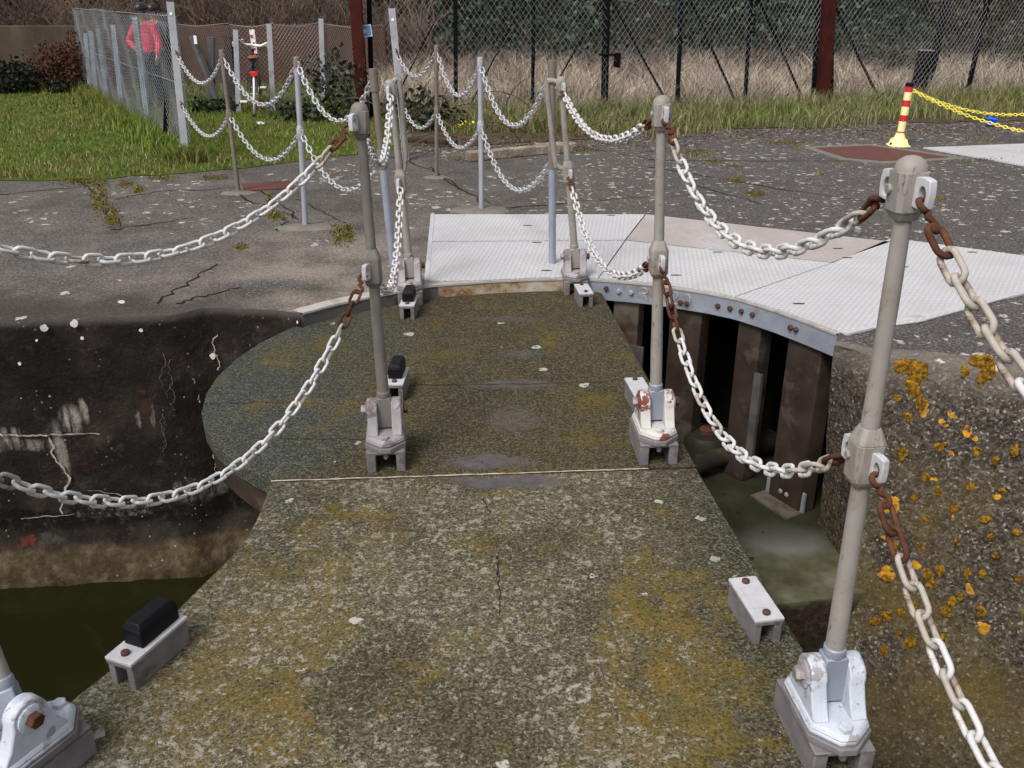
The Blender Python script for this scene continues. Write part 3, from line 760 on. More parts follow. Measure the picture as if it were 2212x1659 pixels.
simple('sill_dark', (.095, .088, .085), .7, .1, .3, 7, dirt=(.05, .035, .028), dirtamt=.4, dsc=5)
mb.mi = [(lambda u: 0 if u < 935 else 1 if u < 1232 else 2)(proj((al[j % (n - 1)].x, al[j % (n - 1)].y, -.05))[0]) if j < 4 * (n - 1) else 2 for j in range(len(mb.f))]
mb.build('web', ['sill_dark', 'rusty_sill', 'ring_steel'], ring)
mb = MB(); vs = []
for q, z in ((in0, -.010), (in0, .002), (out1, .003), (out1, -.010)): vs += [Vector((p.x, p.y, z)) for p in q]
mb.add(vs, [(r * n + i, ((r + 1) % 4) * n + i, ((r + 1) % 4) * n + i + 1, r * n + i + 1) for r in range(4) for i in range(n - 1)])
mb.build('flange', 'ring_edge', ring)
def on_ring(u):
    """point on the girder's inner face seen in column u"""
    best = min(range(n - 1), key=lambda i: abs(proj((al[i].x, al[i].y, -.06))[0] - u)); p = al[best]
    d = (ctr - Vector((p.x, p.y))).normalized(); return Vector((p.x, p.y, 0)) + d.to_3d() * .006, d.to_3d()
for u, dz, m in ((1305, -.05, 'rust_bolt'), (1343, -.062, 'galvanised'), (1366, -.064, 'galvanised'), (1466, -.085, 'rust_bolt'), (1487, -.086, 'rust_bolt'), (1549, -.066, 'rust_bolt'), (1573, -.066, 'rust_bolt'), (1609, -.064, 'rust_bolt'), (1628, -.064, 'rust_bolt'), (1709, -.062, 'rust_bolt'), (1726, -.062, 'rust_bolt')):
    p, d = on_ring(u); mb = MB(); mb.bolt(p + Vector((0, 0, dz)), d, .016, .016); mb.build('bolt', m, ring)
# embossed letters on the web: R, a gap behind the post, 2 0
def glyph(ch):
    if ch == 'R': return [[(0, 0), (0, 1)], [(0, 1), (.45, 1), (.6, .88), (.6, .66), (.45, .54), (0, .54)], [(.3, .54), (.62, 0)]]
    if ch == '2': return [[(0, .78), (.1, .95), (.3, 1), (.52, .93), (.6, .75), (.5, .55), (0, 0), (.62, 0)]]
    if ch == '0': return [[(.31 + .31 * math.cos(a_ * math.pi / 6), .5 + .5 * math.sin(a_ * math.pi / 6)) for a_ in range(13)]]
    if ch == 'E': return [[(.6, 1), (0, 1), (0, 0), (.6, 0)], [(0, .52), (.5, .52)]]
    if ch == 'I': return [[(.15, 0), (.15, 1)]]
    if ch == ':': return [[(.1, .1), (.1, .25)], [(.1, .6), (.1, .75)]]
    if ch == 'U': return [[(0, 1), (0, .2), (.12, 0), (.48, 0), (.6, .2), (.6, 1)]]
    if ch == 'M': return [[(0, 0), (0, 1), (.35, .35), (.7, 1), (.7, 0)]]
    return []
for ch, u in (('R', 1398), ('2', 1462), ('0', 1480)):
    p, d = on_ring(u); t = Vector((0, 0, 1)).cross(d).normalized() * -1; hgt = .072; mb = MB()
    if t.x < 0: t = -t
    for st in glyph(ch): mb.tube([p + t * ((x_ - .3) * hgt) + Vector((0, 0, -.100 + y_ * hgt)) + d * .001 for x_, y_ in st], .0035, 6)
    tag(mb.build('letter', 'ring_edge', ring))
for i, (u0, u1, dk) in enumerate(((1325, 1383, 'slab_grey'), (1448, 1507, 'timber_brown'), (1592, 1642, 'timber_brown'), (1700, 1772, 'timber_brown'))):
    if dk == 'slab_grey': dk = 'timber_grey'
    if 'timber_grey' not in M: simple('timber_grey', (.10, .085, .07), .8, 0, .35, 5, bump=.4, dirt=(.06, .035, .022), dirtamt=.5, dsc=4)
    p0, da = on_ring(u0); p1, db = on_ring(u1); p0 = p0 - da * .03; p1 = p1 - db * .03; dd = ((da + db) / 2).normalized()
    poly = [V2(p0), V2(p1), V2(p1 - dd * .11), V2(p0 - dd * .11)]
    if (Vector(poly[1]) - Vector(poly[0])).cross(Vector(poly[2]) - Vector(poly[0])) < 0: poly.reverse()
    o = MB().prism(poly, -1.15, -.012).build('recess_post', dk, bevel=.008)
    tag(o, ['paler grey upright post in the dark recess, nearest the far end of the walkway', 'brown upright post in the dark recess, just behind the peeling white bracket post', 'brown upright post in the dark recess, second from the lichen block', 'brown upright post in the dark recess, closest to the lichen block'][i], 'post', 'upright posts under the ring girder')
    if i in (0, 2):
        p = p1 + dd * .004; q = MB().box((p.x + .02, p.y - .01, -.72), (.010, .028, .30), rz=math.atan2(dd.y, dd.x)); tag(q.build('side_plate', 'sill_dark', o))
br_ = thing('angle_bracket', 'grey steel angle bracket with two bolts at the foot of the recess posts', 'bracket', P(1690, 1070, -1.1))
p0, p1 = P(1655, 1062, -1.15), P(1735, 1112, -1.15); t = (p1 - p0).normalized(); nn = Vector((t.y, -t.x, 0))
if nn.y > 0: nn = -nn
mb = MB(); mb.beam(p0 + Vector((0, 0, .07)), p1 + Vector((0, 0, .07)), .012, .13, (0, 0, 1)); mb.build('plate', 'ring_steel', br_)
mb = MB(); mb.beam(p0 + nn * .07 + Vector((0, 0, .008)), p1 + nn * .07 + Vector((0, 0, .008)), .12, .012, (0, 0, 1)); mb.build('foot_flange', 'timber_grey', br_)
for f_ in (.42, .58): MB().bolt(p0.lerp(p1, f_) + Vector((0, 0, .075)) + nn * .007, nn, .016, .016).build('bolt', 'galvanised', br_)
c_ = P(1525, 950, -1.0); cap = thing('round_cap', 'dark round iron cap on the pit floor behind the walkway edge', 'cap', (c_.x, c_.y, -1.15))
MB().lathe([(.17, -1.15), (.17, -1.12), (.145, -1.11), (.14, -.98), (.12, -.95), (.09, -.945)], 28, (c_.x, c_.y, 0)).build('drum', 'black_iron_box', cap)
MB().lathe([(.05, -.947), (.05, -.92), (.03, -.91)], 12, (c_.x, c_.y, 0)).build('knob', 'rust', cap)
a, b = P(1490, 1010, -1.05), P(1665, 950, -1.05)
mb = MB(); pts = wig(a, b, 8, .012, 3); mb.tube(pts, [.06, .062, .06, .062, .06, .065, .07, .08, .075], 12); tag(mb.build('rusty_pipe', 'black_iron_box'), 'thick rusty pipe lying along the dark pit floor', 'pipe')

# tread plates
TP = [('tread_plate', [(935, 463), (1393, 463), (1350, 518), (930, 521)], 'pale tread plate farthest left, back half beside the open concrete', 4, [(1140, 490), (1320, 468)]),
      ('tread_plate', [(930, 523), (1349, 520), (1292, 600), (1225, 598), (1160, 599), (1050, 604), (927, 607)], 'pale tread plate at the end of the walkway, pierced by a grey blue pipe', 4, [(1160, 527), (1180, 588)]),
      ('tread_plate_brown', [(1396, 463), (1924, 522), (1797, 566), (1600, 545), (1353, 518)], 'brownish dirty tread plate at the back, under the sagging chain', 3, [(1810, 540), (1640, 492)]),
      ('tread_plate', [(1352, 520), (1600, 547), (1796, 568), (1588, 640), (1525, 627), (1459, 617), (1411, 610), (1347, 604), (1295, 600)], 'pale tread plate over the middle of the ring girder', 4, [(1550, 548), (1460, 598), (1830, 560)]),
      ('tread_plate_right', [(1927, 514), (2240, 556), (2330, 600), (1990, 694), (1820, 718), (1745, 691), (1679, 667), (1591, 641), (1799, 568)], 'pale tread plate farthest right, ending beside the lichen block', 5, [(1725, 660), (1950, 580), (2100, 548)])]
for mat, px, lab, zz, slots in TP:
    poly = [V2(P(u, v, .009)) for u, v in px]; A = sum(poly[i - 1][0] * poly[i][1] - poly[i][0] * poly[i - 1][1] for i in range(len(poly)))
    if A < 0: poly.reverse()
    c = Vector((sum(p[0] for p in poly) / len(poly), sum(p[1] for p in poly) / len(poly), 0))
    t = thing('tread_plate', lab, 'floor plate', c, 'tread plates around the gate recess')
    MB().prism(poly, .004, .010).build('plate', mat, t, smooth=False)
    for (u, v) in slots:
        q = P(u, v, .0); MB().lathe([(1, .0095), (1, .0125)], 16, M4=Matrix.Translation((q.x, q.y, 0)) @ Matrix.Diagonal((.035, .009, 1, 1))).build('lifting_slot', 'black_iron_box', t)
# edging strips
for a, b, w, lab in (((935, 462), (922, 607), .032, 'white painted steel edging strip at the left side of the tread plates'), ((1824, 721), (2330, 606), .035, 'white edging strip between the tread plates and the lichen block')):
    mb = MB(); mb.beam(P(*a, .004), P(*b, .004), w, .018, (0, 0, 1)); tag(mb.build('edging_strip', 'top_plate_paint', bevel=.003), lab, 'edging')
# rust stained sill strip and lime bits at the walkway end
k = NM('rusty_sill', .7); c = k.ramp(k.noise(5, 6, .7), [(.36, (.40, .37, .33)), (.52, (.30, .24, .17)), (.62, (.17, .065, .022)), (.70, (.43, .40, .36))]); k.color(c); M['rusty_sill'] = k.m
mb = MB(); pts = [P(u, v, -.055) for u, v in ((968, 622), (1080, 614), (1180, 611), (1225, 612))]; 
for i in range(3): mb.beam(pts[i], pts[i + 1], .06, .05, (0, 0, 1))
tag(mb.build('sill_strip', 'rusty_sill', bevel=.004), 'rust stained pale sill strip between the walkway end and the tread plates', 'sill')
mb = MB().box(P(945, 621, -.045), (.055, .05, .04), rz=.2); tag(mb.build('packing_block', 'white_paint', bevel=.006), 'small white block beside the far left hinge foot', 'block')

# lime cracks on the left wall (raised calcite runs)
def wall_pt(u, v):
    """point on the left wall face"""
    y = 4.63 if u < 430 else 4.735
    p = atY(u, v, y - (.0 if u < 430 else 0)); x = p.x
    for (ax, ay), (bx_, by_) in zip(left_top[1:-1], left_top[2:]):
        if ax <= x <= bx_: y = ay + (by_ - ay) * (x - ax) / (bx_ - ax); break
    else:
        y = 3.72 + (x + 14) * .0738
    q = atY(u, v, y - .024); return q
def runs(mb, pts, w0, w1, seed):
    q = []
    for (a, b) in zip(pts[:-1], pts[1:]): q += wig(wall_pt(*a), wall_pt(*b), 9, .013, seed + a[0])[:-1]
    q.append(wall_pt(*pts[-1])); strip(mb, q, w0, w1, Vector((0, -1, 0)), seed)
mb = MB()
for i, (pts, w0, w1) in enumerate(((((0, 938), (60, 942), (110, 938), (215, 938)), .006, .003), (((105, 945), (115, 985), (150, 1040), (135, 1110)), .008, .005),
        (((470, 722), (462, 760), (470, 800)), .003, .003), (((410, 815), (422, 850), (425, 880)), .003, .002), (((388, 842), (420, 848), (432, 870)), .003, .002), (((455, 940), (462, 990), (470, 1020)), .003, .002), (((190, 1060), (300, 1075), (440, 1050)), .002, .002), (((0, 1130), (60, 1120), (160, 1110)), .003, .002))):
    runs(mb, pts, w0, w1, i * 7)
tag(mb.build('lime_cracks', 'lime', smooth=False), kind='structure')
mb = MB()
r_ = random.Random(8)
for k_ in range(5):
    u0 = r_.uniform(330, 425); v0 = r_.uniform(760, 900); ln = r_.uniform(60, 150)
    runs(mb, ((int(u0), v0), (int(u0 + r_.uniform(-5, 5)), v0 + ln * .5), (int(u0 + r_.uniform(-5, 5)), v0 + ln)), .0012, .0005, k_ + 50)
simple('lime_wash', (.13, .115, .10), .9, 0, .5, 9)
tag(mb.build('lime_runs', 'lime_wash', smooth=False), kind='structure')
# white lichen rosettes on the wall top
mb = MB(); r_ = random.Random(4)
for (u, v, s) in ((162, 698, 9), (96, 708, 8), (263, 652, 8), (178, 730, 4), (43, 785, 4), (305, 713, 4), (460, 769, 7), (80, 735, 3)):
    n_ = 15
    if v < 690: mb.add([P(u + s * (1 + r_.uniform(-.32, .25)) * math.cos(2 * math.pi * i / n_), v + s * .45 * math.sin(2 * math.pi * i / n_), .004) for i in range(n_)][::-1], [tuple(range(n_))])
    else: mb.add([wall_pt(u + s * (1 + r_.uniform(-.32, .25)) * math.cos(2 * math.pi * i / n_), v + s * math.sin(2 * math.pi * i / n_)) + Vector((0, -.004, 0)) for i in range(n_)], [tuple(range(n_))])
tag(mb.build('wall_lichen_spots', 'lime_white', smooth=False), kind='structure')

# orange lichen rosettes on the block face
bp0 = Vector((blk_top[2][0], blk_top[2][1], 0)); bt_ = (Vector(blk_top[3]) - Vector(blk_top[1])).to_3d().normalized(); bn = bt_.cross(Vector((nrm.x * .30, nrm.y * .30, -1))).normalized()
if bn.y > 0: bn = -bn
def blk_pt(u, v, off=.012):
    d = ray(u, v); o_ = Vector((0, 0, H)); t_ = (bp0 - o_).dot(bn) / d.dot(bn); return o_ + d * t_ + bn * off
k = NM('orange_lichen', .9); k.color(k.ramp(k.noise(55, 5, .75), [(.36, (.035, .026, .010)), (.48, (.11, .058, .008)), (.60, (.27, .135, .012)), (.76, (.44, .25, .045))])); k.bump(k.noise(90, 3), .8, .004); M['orange_lichen'] = k.m
mb = MB(); r_ = random.Random(21)
OL = [(1958, 790, 26, 16), (1985, 806, 24, 22), (1972, 838, 16, 20), (1990, 868, 13, 12), (1962, 900, 12, 11), (2118, 780, 22, 18), (2135, 800, 18, 22), (2085, 800, 8, 12), (1950, 978, 12, 11), (2028, 966, 11, 9), (1938, 860, 8, 8), (2110, 975, 11, 9), (2150, 995, 9, 10), (2190, 975, 8, 14), (2000, 1030, 10, 9), (2026, 1060, 8, 10), (1912, 1010, 8, 8), (2095, 1050, 10, 9), (2165, 1060, 8, 7), (1975, 1075, 8, 8), (2060, 1100, 9, 8), (2130, 1120, 10, 8), (2000, 1118, 9, 8),
      (1935, 1178, 9, 8), (1915, 1250, 12, 8), (2005, 1240, 10, 14), (2030, 1232, 9, 14), (2012, 1262, 12, 9), (1962, 1275, 9, 8), (2055, 1300, 10, 15), (2040, 1320, 12, 12), (2075, 1288, 8, 8), (1975, 1310, 9, 10), (1990, 1330, 10, 8), (2090, 1240, 8, 12), (2122, 1240, 9, 9), (2150, 1200, 9, 7), (1890, 1342, 12, 8), (1915, 1330, 11, 10), (1945, 1322, 9, 9), (1965, 1390, 13, 14), (1940, 1368, 8, 6), (2035, 1375, 8, 7), (1910, 1405, 10, 10), (2140, 1160, 8, 9), (2195, 1150, 9, 8), (2200, 1250, 9, 8), (2120, 1320, 11, 12), (1990, 1180, 8, 8), (2068, 1170, 9, 7)]
for (u, v, ru, rv) in OL:
    ru, rv = ru * 1.15, rv * 1.15
    for sub in range(r_.choice((1, 2, 3, 4))):
        n_ = 30; du, dv = (0, 0) if sub == 0 else (r_.uniform(-.9, .9) * ru, r_.uniform(-.9, .9) * rv); sc_ = 1 if sub == 0 else r_.uniform(.3, .6); ph = [r_.uniform(0, 6.3) for _ in range(4)]; ring_, inn = [], []
        for i in range(n_):
            an = 2 * math.pi * i / n_; q = sc_ * (.88 + .12 * math.sin(2 * an + ph[0]) + .08 * math.sin(3 * an + ph[1]) + .06 * math.sin(7 * an + ph[2]) + r_.uniform(-.09, .09))
            ring_.append(blk_pt(u + du + ru * q * math.cos(an), v + dv + rv * q * math.sin(an), .002)); inn.append(blk_pt(u + du + ru * q * .72 * math.cos(an), v + dv + rv * q * .72 * math.sin(an), .006))
        o_ = len(inn); cpt = blk_pt(u + du, v + dv, r_.choice((.003, .004, .006)))
        mb.add(ring_ + inn + [cpt], [(i, (i + 1) % n_, n_ + (i + 1) % n_, n_ + i) for i in range(n_)] + [(n_ + i, n_ + (i + 1) % n_, 2 * n_) for i in range(n_)])
tag(mb.build('orange_lichen', 'orange_lichen', ang=1.5), 'orange lichen rosettes scattered over the pebbly concrete block', 'lichen', kind='stuff')

# ================================================================== STANCHIONS
CYC = Matrix(((0, 0, 1, 0), (1, 0, 0, 0), (0, 1, 0, 0), (0, 0, 0, 1)))      # prism x,y,z -> y,z,x
HEX = lambda k: [(-.078 * k, -.085 * k), (-.02 * k, -.14 * k), (.02 * k, -.14 * k), (.078 * k, -.085 * k), (.078 * k, .085 * k), (.02 * k, .14 * k), (-.02 * k, .14 * k), (-.078 * k, .085 * k)]
def lug_poly():
    p = [(-.082, .0), (.082, .0), (.062, .03)]
    for i in range(9):
        a = R(-10 + 200 * i / 8); p.append((.044 * math.cos(a), .082 + .044 * math.sin(a)))
    p.append((-.062, .03)); return p
def ring_plate(mb, outer, inner, z0, z1, M4):
    n = len(outer); vs = [Vector((x, y, z)) for z in (z0, z1) for pl in (outer, inner) for x, y in pl]; vs = [M4 @ v for v in vs]
    fs = []
    for i in range(n):
        j = (i + 1) % n
        fs += [(i, n + i, n + j, j), (2 * n + i, 2 * n + j, 3 * n + j, 3 * n + i), (i, j, 2 * n + j, 2 * n + i), (n + i, 3 * n + i, 3 * n + j, n + j)]
    return mb.add(vs, fs)
def eyelet(parent, c, d, s=1.0, mat='top_plate_paint', name='eyelet'):
    """flat chain plate with a slot, sticking out of c along horizontal direction d"""
    d = Vector((d[0], d[1], 0)).normalized(); q = Vector((-d.y, d.x, 0))
    M4 = Matrix((( d.x, 0, q.x, c.x), (d.y, 0, q.y, c.y), (0, 1, 0, c.z), (0, 0, 0, 1)))
    o, i_ = [], []
    for k in range(16):
        a = 2 * math.pi * k / 16; ca, sa = math.cos(a), math.sin(a)
        f_ = 1 / max(abs(ca), abs(sa)) * .55 + .45
        o.append(((.022 + .024 * ca * f_) * s, .030 * sa * f_ * s)); i_.append(((.026 + .011 * ca) * s, (-.004 + .017 * sa) * s))
    mb = MB(); ring_plate(mb, o, i_, -.008 * s, .008 * s, M4)
    return mb.build(name, mat, parent, bevel=.002)
def chamfer_sq(w, c): return [(-w + c, -w), (w - c, -w), (w, -w + c), (w, w - c), (w - c, w), (-w + c, w), (-w, w - c), (-w, -w + c)]
ST = {}
def stanchion(key, label, tip_px, yaw, top_px, mid_px, dirs, cast, shaft='stanchion_paint', sc=1.0, frame=None, pos=None, pin='rust_bolt', ped='grey_pedestal'):
    if pos is None:
        q = P(tip_px[0], tip_px[1], ZW + .105); pos = Vector((q.x, q.y, ZW)) + Vector((math.sin(-yaw), math.cos(yaw), 0)) * .14 * sc
    T = thing('hinged_stanchion', label, 'stanchion', pos, 'hinged chain posts on the walkway')
    B = Matrix.Translation(pos) @ Matrix.Rotation(yaw, 4, 'Z') @ Matrix.Scale(sc, 4)
    # channel pedestal with grey plate
    mb = MB()
    for s in (-1, 1): mb.box((s * .056, 0, .042), (.017, .125, .042), M4=B)
    mb.box((0, 0, .080), (.073, .125, .006), M4=B)
    mb.prism(HEX(1.0), .0865, .107, B); mb.build('pedestal', ped, T, bevel=.003)
    br = MB(); br.prism(HEX(.94), .1075, .120, B); br.prism(HEX(.94), .1195, .134, B, inset=.09)
    bo = br.build('hinge_bracket', cast, T, bevel=.004, ang=.9)
    for s in (-1, 1):
        lg = MB(); M4 = B @ Matrix.Translation((s * .046, 0, .133)) @ CYC; lg.prism(lug_poly(), -.0195, .0195, M4); lg.build('lug', cast, bo, bevel=.005, ang=.6)
        MB().lathe([(.034, -.003), (.034, .004), (.030, .006)], 18, M4=B @ Matrix.Translation((s * .066, 0, .212)) @ Matrix.Rotation(s * R(90), 4, 'Y')).build('washer', cast, bo)
        MB().bolt(B @ Vector((s * .072, 0, .212)), B.to_3x3() @ Vector((s, 0, 0)), .019 * sc, .018 * sc).build('hinge_pin', pin if s > 0 or key == 'F' else 'old_iron', T)
        MB().bolt(B @ Vector((0, s * .105, .133)), (0, 0, 1), .017 * sc, .013 * sc).build('plate_bolt', cast, bo)
    MB().bolt(B @ Vector((0, -.115, .087)), (0, 0, -1), .010 * sc, .032 * sc).build('bolt_end', 'old_iron', T)
    # shaft
    p0 = B @ Vector((0, 0, .215)); p1 = atY(top_px[0], top_px[1], pos.y) if isinstance(top_px, tuple) else top_px
    ax = (p1 - p0).normalized(); L = (p1 - p0).length
    um = (mid_px[1] if isinstance(mid_px, tuple) else None)
    if um is None: tm = mid_px
    else:
        tm = min((i / 200 for i in range(201)), key=lambda t: abs(proj(p0 + ax * L * t)[1] - um))
    qz = ax.to_track_quat('Z', 'Y').to_matrix().to_4x4(); A = Matrix.Translation(p0) @ qz @ Matrix.Rotation(yaw, 4, 'Z')
    mb = MB(); tb = MB()
    tb.box((0, 0, -.012), (.024 * sc, .034 * sc, .062 * sc), top=(.95, .8), M4=A)
    tb.lathe([(.0225 * sc, .045 * sc), (.0262 * sc, .058 * sc), (.0255 * sc, .075 * sc)], 20, M4=A); tb.build('foot_tang', 'pipe_blue_grey' if cast != 'cast_worn' else shaft, T, bevel=.004)
    r0, r1 = .0222 * sc, .0160 * sc
    prof = [(r0 + (r1 - r0) * t + (.0007 * math.sin(t * 17)), .12 * sc + (L - .06 - .12 * sc) * t) for t in (0, .1, .2, .35, .5, .65, .8, .9, 1)]
    mb.lathe([(r0 * 1.03, .07 * sc)] + prof, 20, M4=A); mb.build('shaft', shaft, T)
    mid = p0 + ax * L * tm; topc = p0 + ax * (L - .055)
    mb = MB(); mb.prism(chamfer_sq(.032 * sc, .010), -.052, .036, A @ Matrix.Translation((0, 0, L * tm))); mb.prism(chamfer_sq(.032 * sc, .010), .036, .070, A @ Matrix.Translation((0, 0, L * tm)), inset=.40); mb.prism(list(chamfer_sq(.024 * sc, .008)), -.066, -.052, A @ Matrix.Translation((0, 0, L * tm)), inset=-.3)
    mb.bolt(A @ Vector((-.012, -.032 * sc, L * tm)), -(A.to_3x3() @ Vector((0, 1, 0))), .011, .006); mb.build('middle_boss', shaft, T, bevel=.003, ang=.6)
    mb = MB(); mb.prism(chamfer_sq(.030 * sc, .010), -.045, .03, A @ Matrix.Translation((0, 0, L - .055))); mb.lathe([(.0305 * sc, .028), (.029 * sc, .038), (.024 * sc, .048), (.014 * sc, .055), (.004, .0575)], 18, M4=A @ Matrix.Translation((0, 0, L - .055)))
    mb.prism(chamfer_sq(.020 * sc, .007), -.062, -.045, A @ Matrix.Translation((0, 0, L - .055)), inset=-.4)
    mb.bolt(A @ Vector((-.010, -.030 * sc, L - .06)), -(A.to_3x3() @ Vector((0, 1, 0))), .011, .006); mb.build('top_boss', shaft, T, bevel=.003, ang=.6)
    ST[key] = dict(top=topc, mid=mid, T=T, sc=sc)
    for dd in dirs:
        dd = Vector((dd[0], dd[1], 0)).normalized()
        for c in (topc, mid): eyelet(T, c + dd * .024 * sc + Vector((0, 0, -.004)), dd)
    if frame:
        pts = [topc + Vector((0, 0, .02))]
        y0 = topc.y + .02
        for (u, v) in frame: pts.append(atY(u, v, y0))
        pts.append(mid + Vector((0, .01, .01)))
        out = []
        for i, p in enumerate(pts):                        # round the corners
            if 0 < i < len(pts) - 1:
                a, b = pts[i - 1], pts[i + 1]
                for s in range(5):
                    t = s / 4; ka = p + (a - p).normalized() * .03; kb = p + (b - p).normalized() * .03
                    out.append(ka.lerp(p, t).lerp(p.lerp(kb, t), t))
            else: out.append(p)
        MB().tube(out, .0165, 12).build('side_frame', 'stanchion_paint', T)
    return T
stanchion('A', 'pale grey post at the right front, nearest the camera, with a bluish white hinge bracket', (1836, 1622), R(5), (1972, 338), (1868, 985), [(-.3, 1), (.25, -1)], 'cast_bluewhite')
stanchion('B', 'pale grey post in mid walkway with white and red peeling hinge bracket', (1428, 957), R(3), (1430, 207), (1423, 560), [(.1, -1), (-.1, 1)], 'cast_peeling', sc=1.02)
stanchion('C', 'pale grey post on the left of mid walkway with worn grey hinge bracket', (832, 972), R(6), (775, 222), (805, 578), [(-.35, -1), (-.05, 1)], 'cast_worn', sc=1.0, shaft='stanchion_grey')
stanchion('D', 'far right walkway post with a bent side frame, rising before the pierced tread plate', (1246, 604), R(2), (1211, 166), (1231, 372), [(.2, -1)], 'cast_worn', sc=1.0, frame=[(1183, 172), (1181, 185), (1199, 350), (1202, 360)])
stanchion('E', 'far left walkway post with a bent side frame, in front of bare concrete', (885, 626), R(4), (842, 172), (866, 392), [(-.15, -1)], 'cast_worn', sc=1.0, frame=[(857, 166), (862, 172), (877, 345), (875, 358)])
fpos = P(20, 1625, ZW + .13); 
stanchion('F', 'grey post cut off at the lower left corner, white bracket with rusty pin', None, R(-27), None or Vector((-1.46, 1.86, 1.29)), .48, [(.3, 1), (0, -1)], 'cast_bluewhite', pos=Vector((-1.125, 1.555, ZW)), pin='rust')

# low stop blocks on the walkway: channel, cover plate, bolts, some with a rubber buffer
def stop(label, front_px, yaw, rubber, sc=1.0, L=.17):
    q = P(front_px[0], front_px[1], ZW); pos = Vector((q.x, q.y, ZW)) + Vector((-math.sin(yaw), math.cos(yaw), 0)) * L / 2
    T = thing('stop_block', label, 'stop block', pos, 'stop blocks along the walkway')
    B = Matrix.Translation(pos) @ Matrix.Rotation(yaw, 4, 'Z') @ Matrix.Scale(sc, 4); h = L / 2
    mb = MB()
    for s in (-1, 1): mb.box((s * .030, 0, .038), (.0105, h * .97, .038), M4=B)
    mb.box((0, 0, .072), (.042, h, .006), M4=B); mb.build('channel', 'grey_pedestal', T, bevel=.002)
    mb = MB(); mb.box((0, 0, .083), (.043, h * 1.01, .005), M4=B); mb.build('cover_plate', 'top_plate_paint', T, bevel=.002)
    for s in (-1, 1):
        if rubber and s > 0: continue
        MB().lathe([(.0115, .088), (.0115, .096), (.008, .099)], 10, M4=B @ Matrix.Translation((0, s * h * .74, 0))).build('bolt', 'rust_bolt', T)
    if rubber:
        mb = MB(); mb.box((-.002, h * .22, .113), (.031, h * .66, .025), M4=B); mb.box((-.002, h * .22, .147), (.031, h * .66, .009), top=(.72, .86), M4=B); mb.build('rubber_buffer', 'black_rubber', T, bevel=.003)
    else:
        MB().box((0, 0, .0888), (.028, h * .5, .0012), M4=B).build('raised_pad', 'top_plate_paint', T)
    return T
stop('white topped stop block at the right edge, nearest the right front post', (1656, 1392), R(9), False, 1.0, .20)
stop('stop block with black rubber buffer at the left front edge of the walkway', (268, 1484), R(-22), True, 1.02, .21)
stop('white topped stop block behind the peeling white bracket', (1389, 893), R(6), False, 1.0, .20)
stop('stop block with black rubber buffer, half hidden behind the left mid walkway post', (852, 868), R(-2), True, 1.0, .2)
stop('small white topped stop block at the far right edge under the girder', (1266, 664), R(6), False, 1.0, .19)
stop('stop block with black rubber buffer in front of the far left post', (880, 691), R(-2), True, 1.0, .19)

# ================================================================== CHAINS
def link_mesh(name, mat, pitch=.058, d=.0122, w=.044, seg=8):
    a = (pitch + d - (w - d)) / 2; r = (w - d) / 2; pts = []
    for i in range(7): an = -math.pi / 2 + math.pi * i / 6; pts.append((a + r * math.cos(an), r * math.sin(an), 0))
    for i in range(7): an = math.pi / 2 + math.pi * i / 6; pts.append((-a + r * math.cos(an), r * math.sin(an), 0))
    mb = MB(); mb.tube(pts, d / 2, seg, closed=True); me = bpy.data.meshes.new(name); me.from_pydata(mb.v, [], mb.f); me.materials.append(M[mat]); me.shade_smooth(); return me
LM = {m: link_mesh('link', m) for m in ('chain_paint', 'chain_zinc', 'chain_stained', 'rust')}
hk = MB(); hp = []
for i in range(9): a = R(250 - 250 * i / 8 - 20); hp.append((-.022 + .014 * math.cos(a), .014 * math.sin(a), 0))
for i in range(9): a = R(160 + 240 * i / 8); hp.append((.022 + .014 * math.cos(a), .014 * math.sin(a) , 0))
hk.tube(hp, .0063, 8); HOOK = bpy.data.meshes.new('hook'); HOOK.from_pydata(hk.v, [], hk.f); HOOK.materials.append(M['rust']); HOOK.shade_smooth()
HOOKZ = HOOK.copy(); HOOKZ.materials.clear(); HOOKZ.materials.append(M['chain_zinc'])
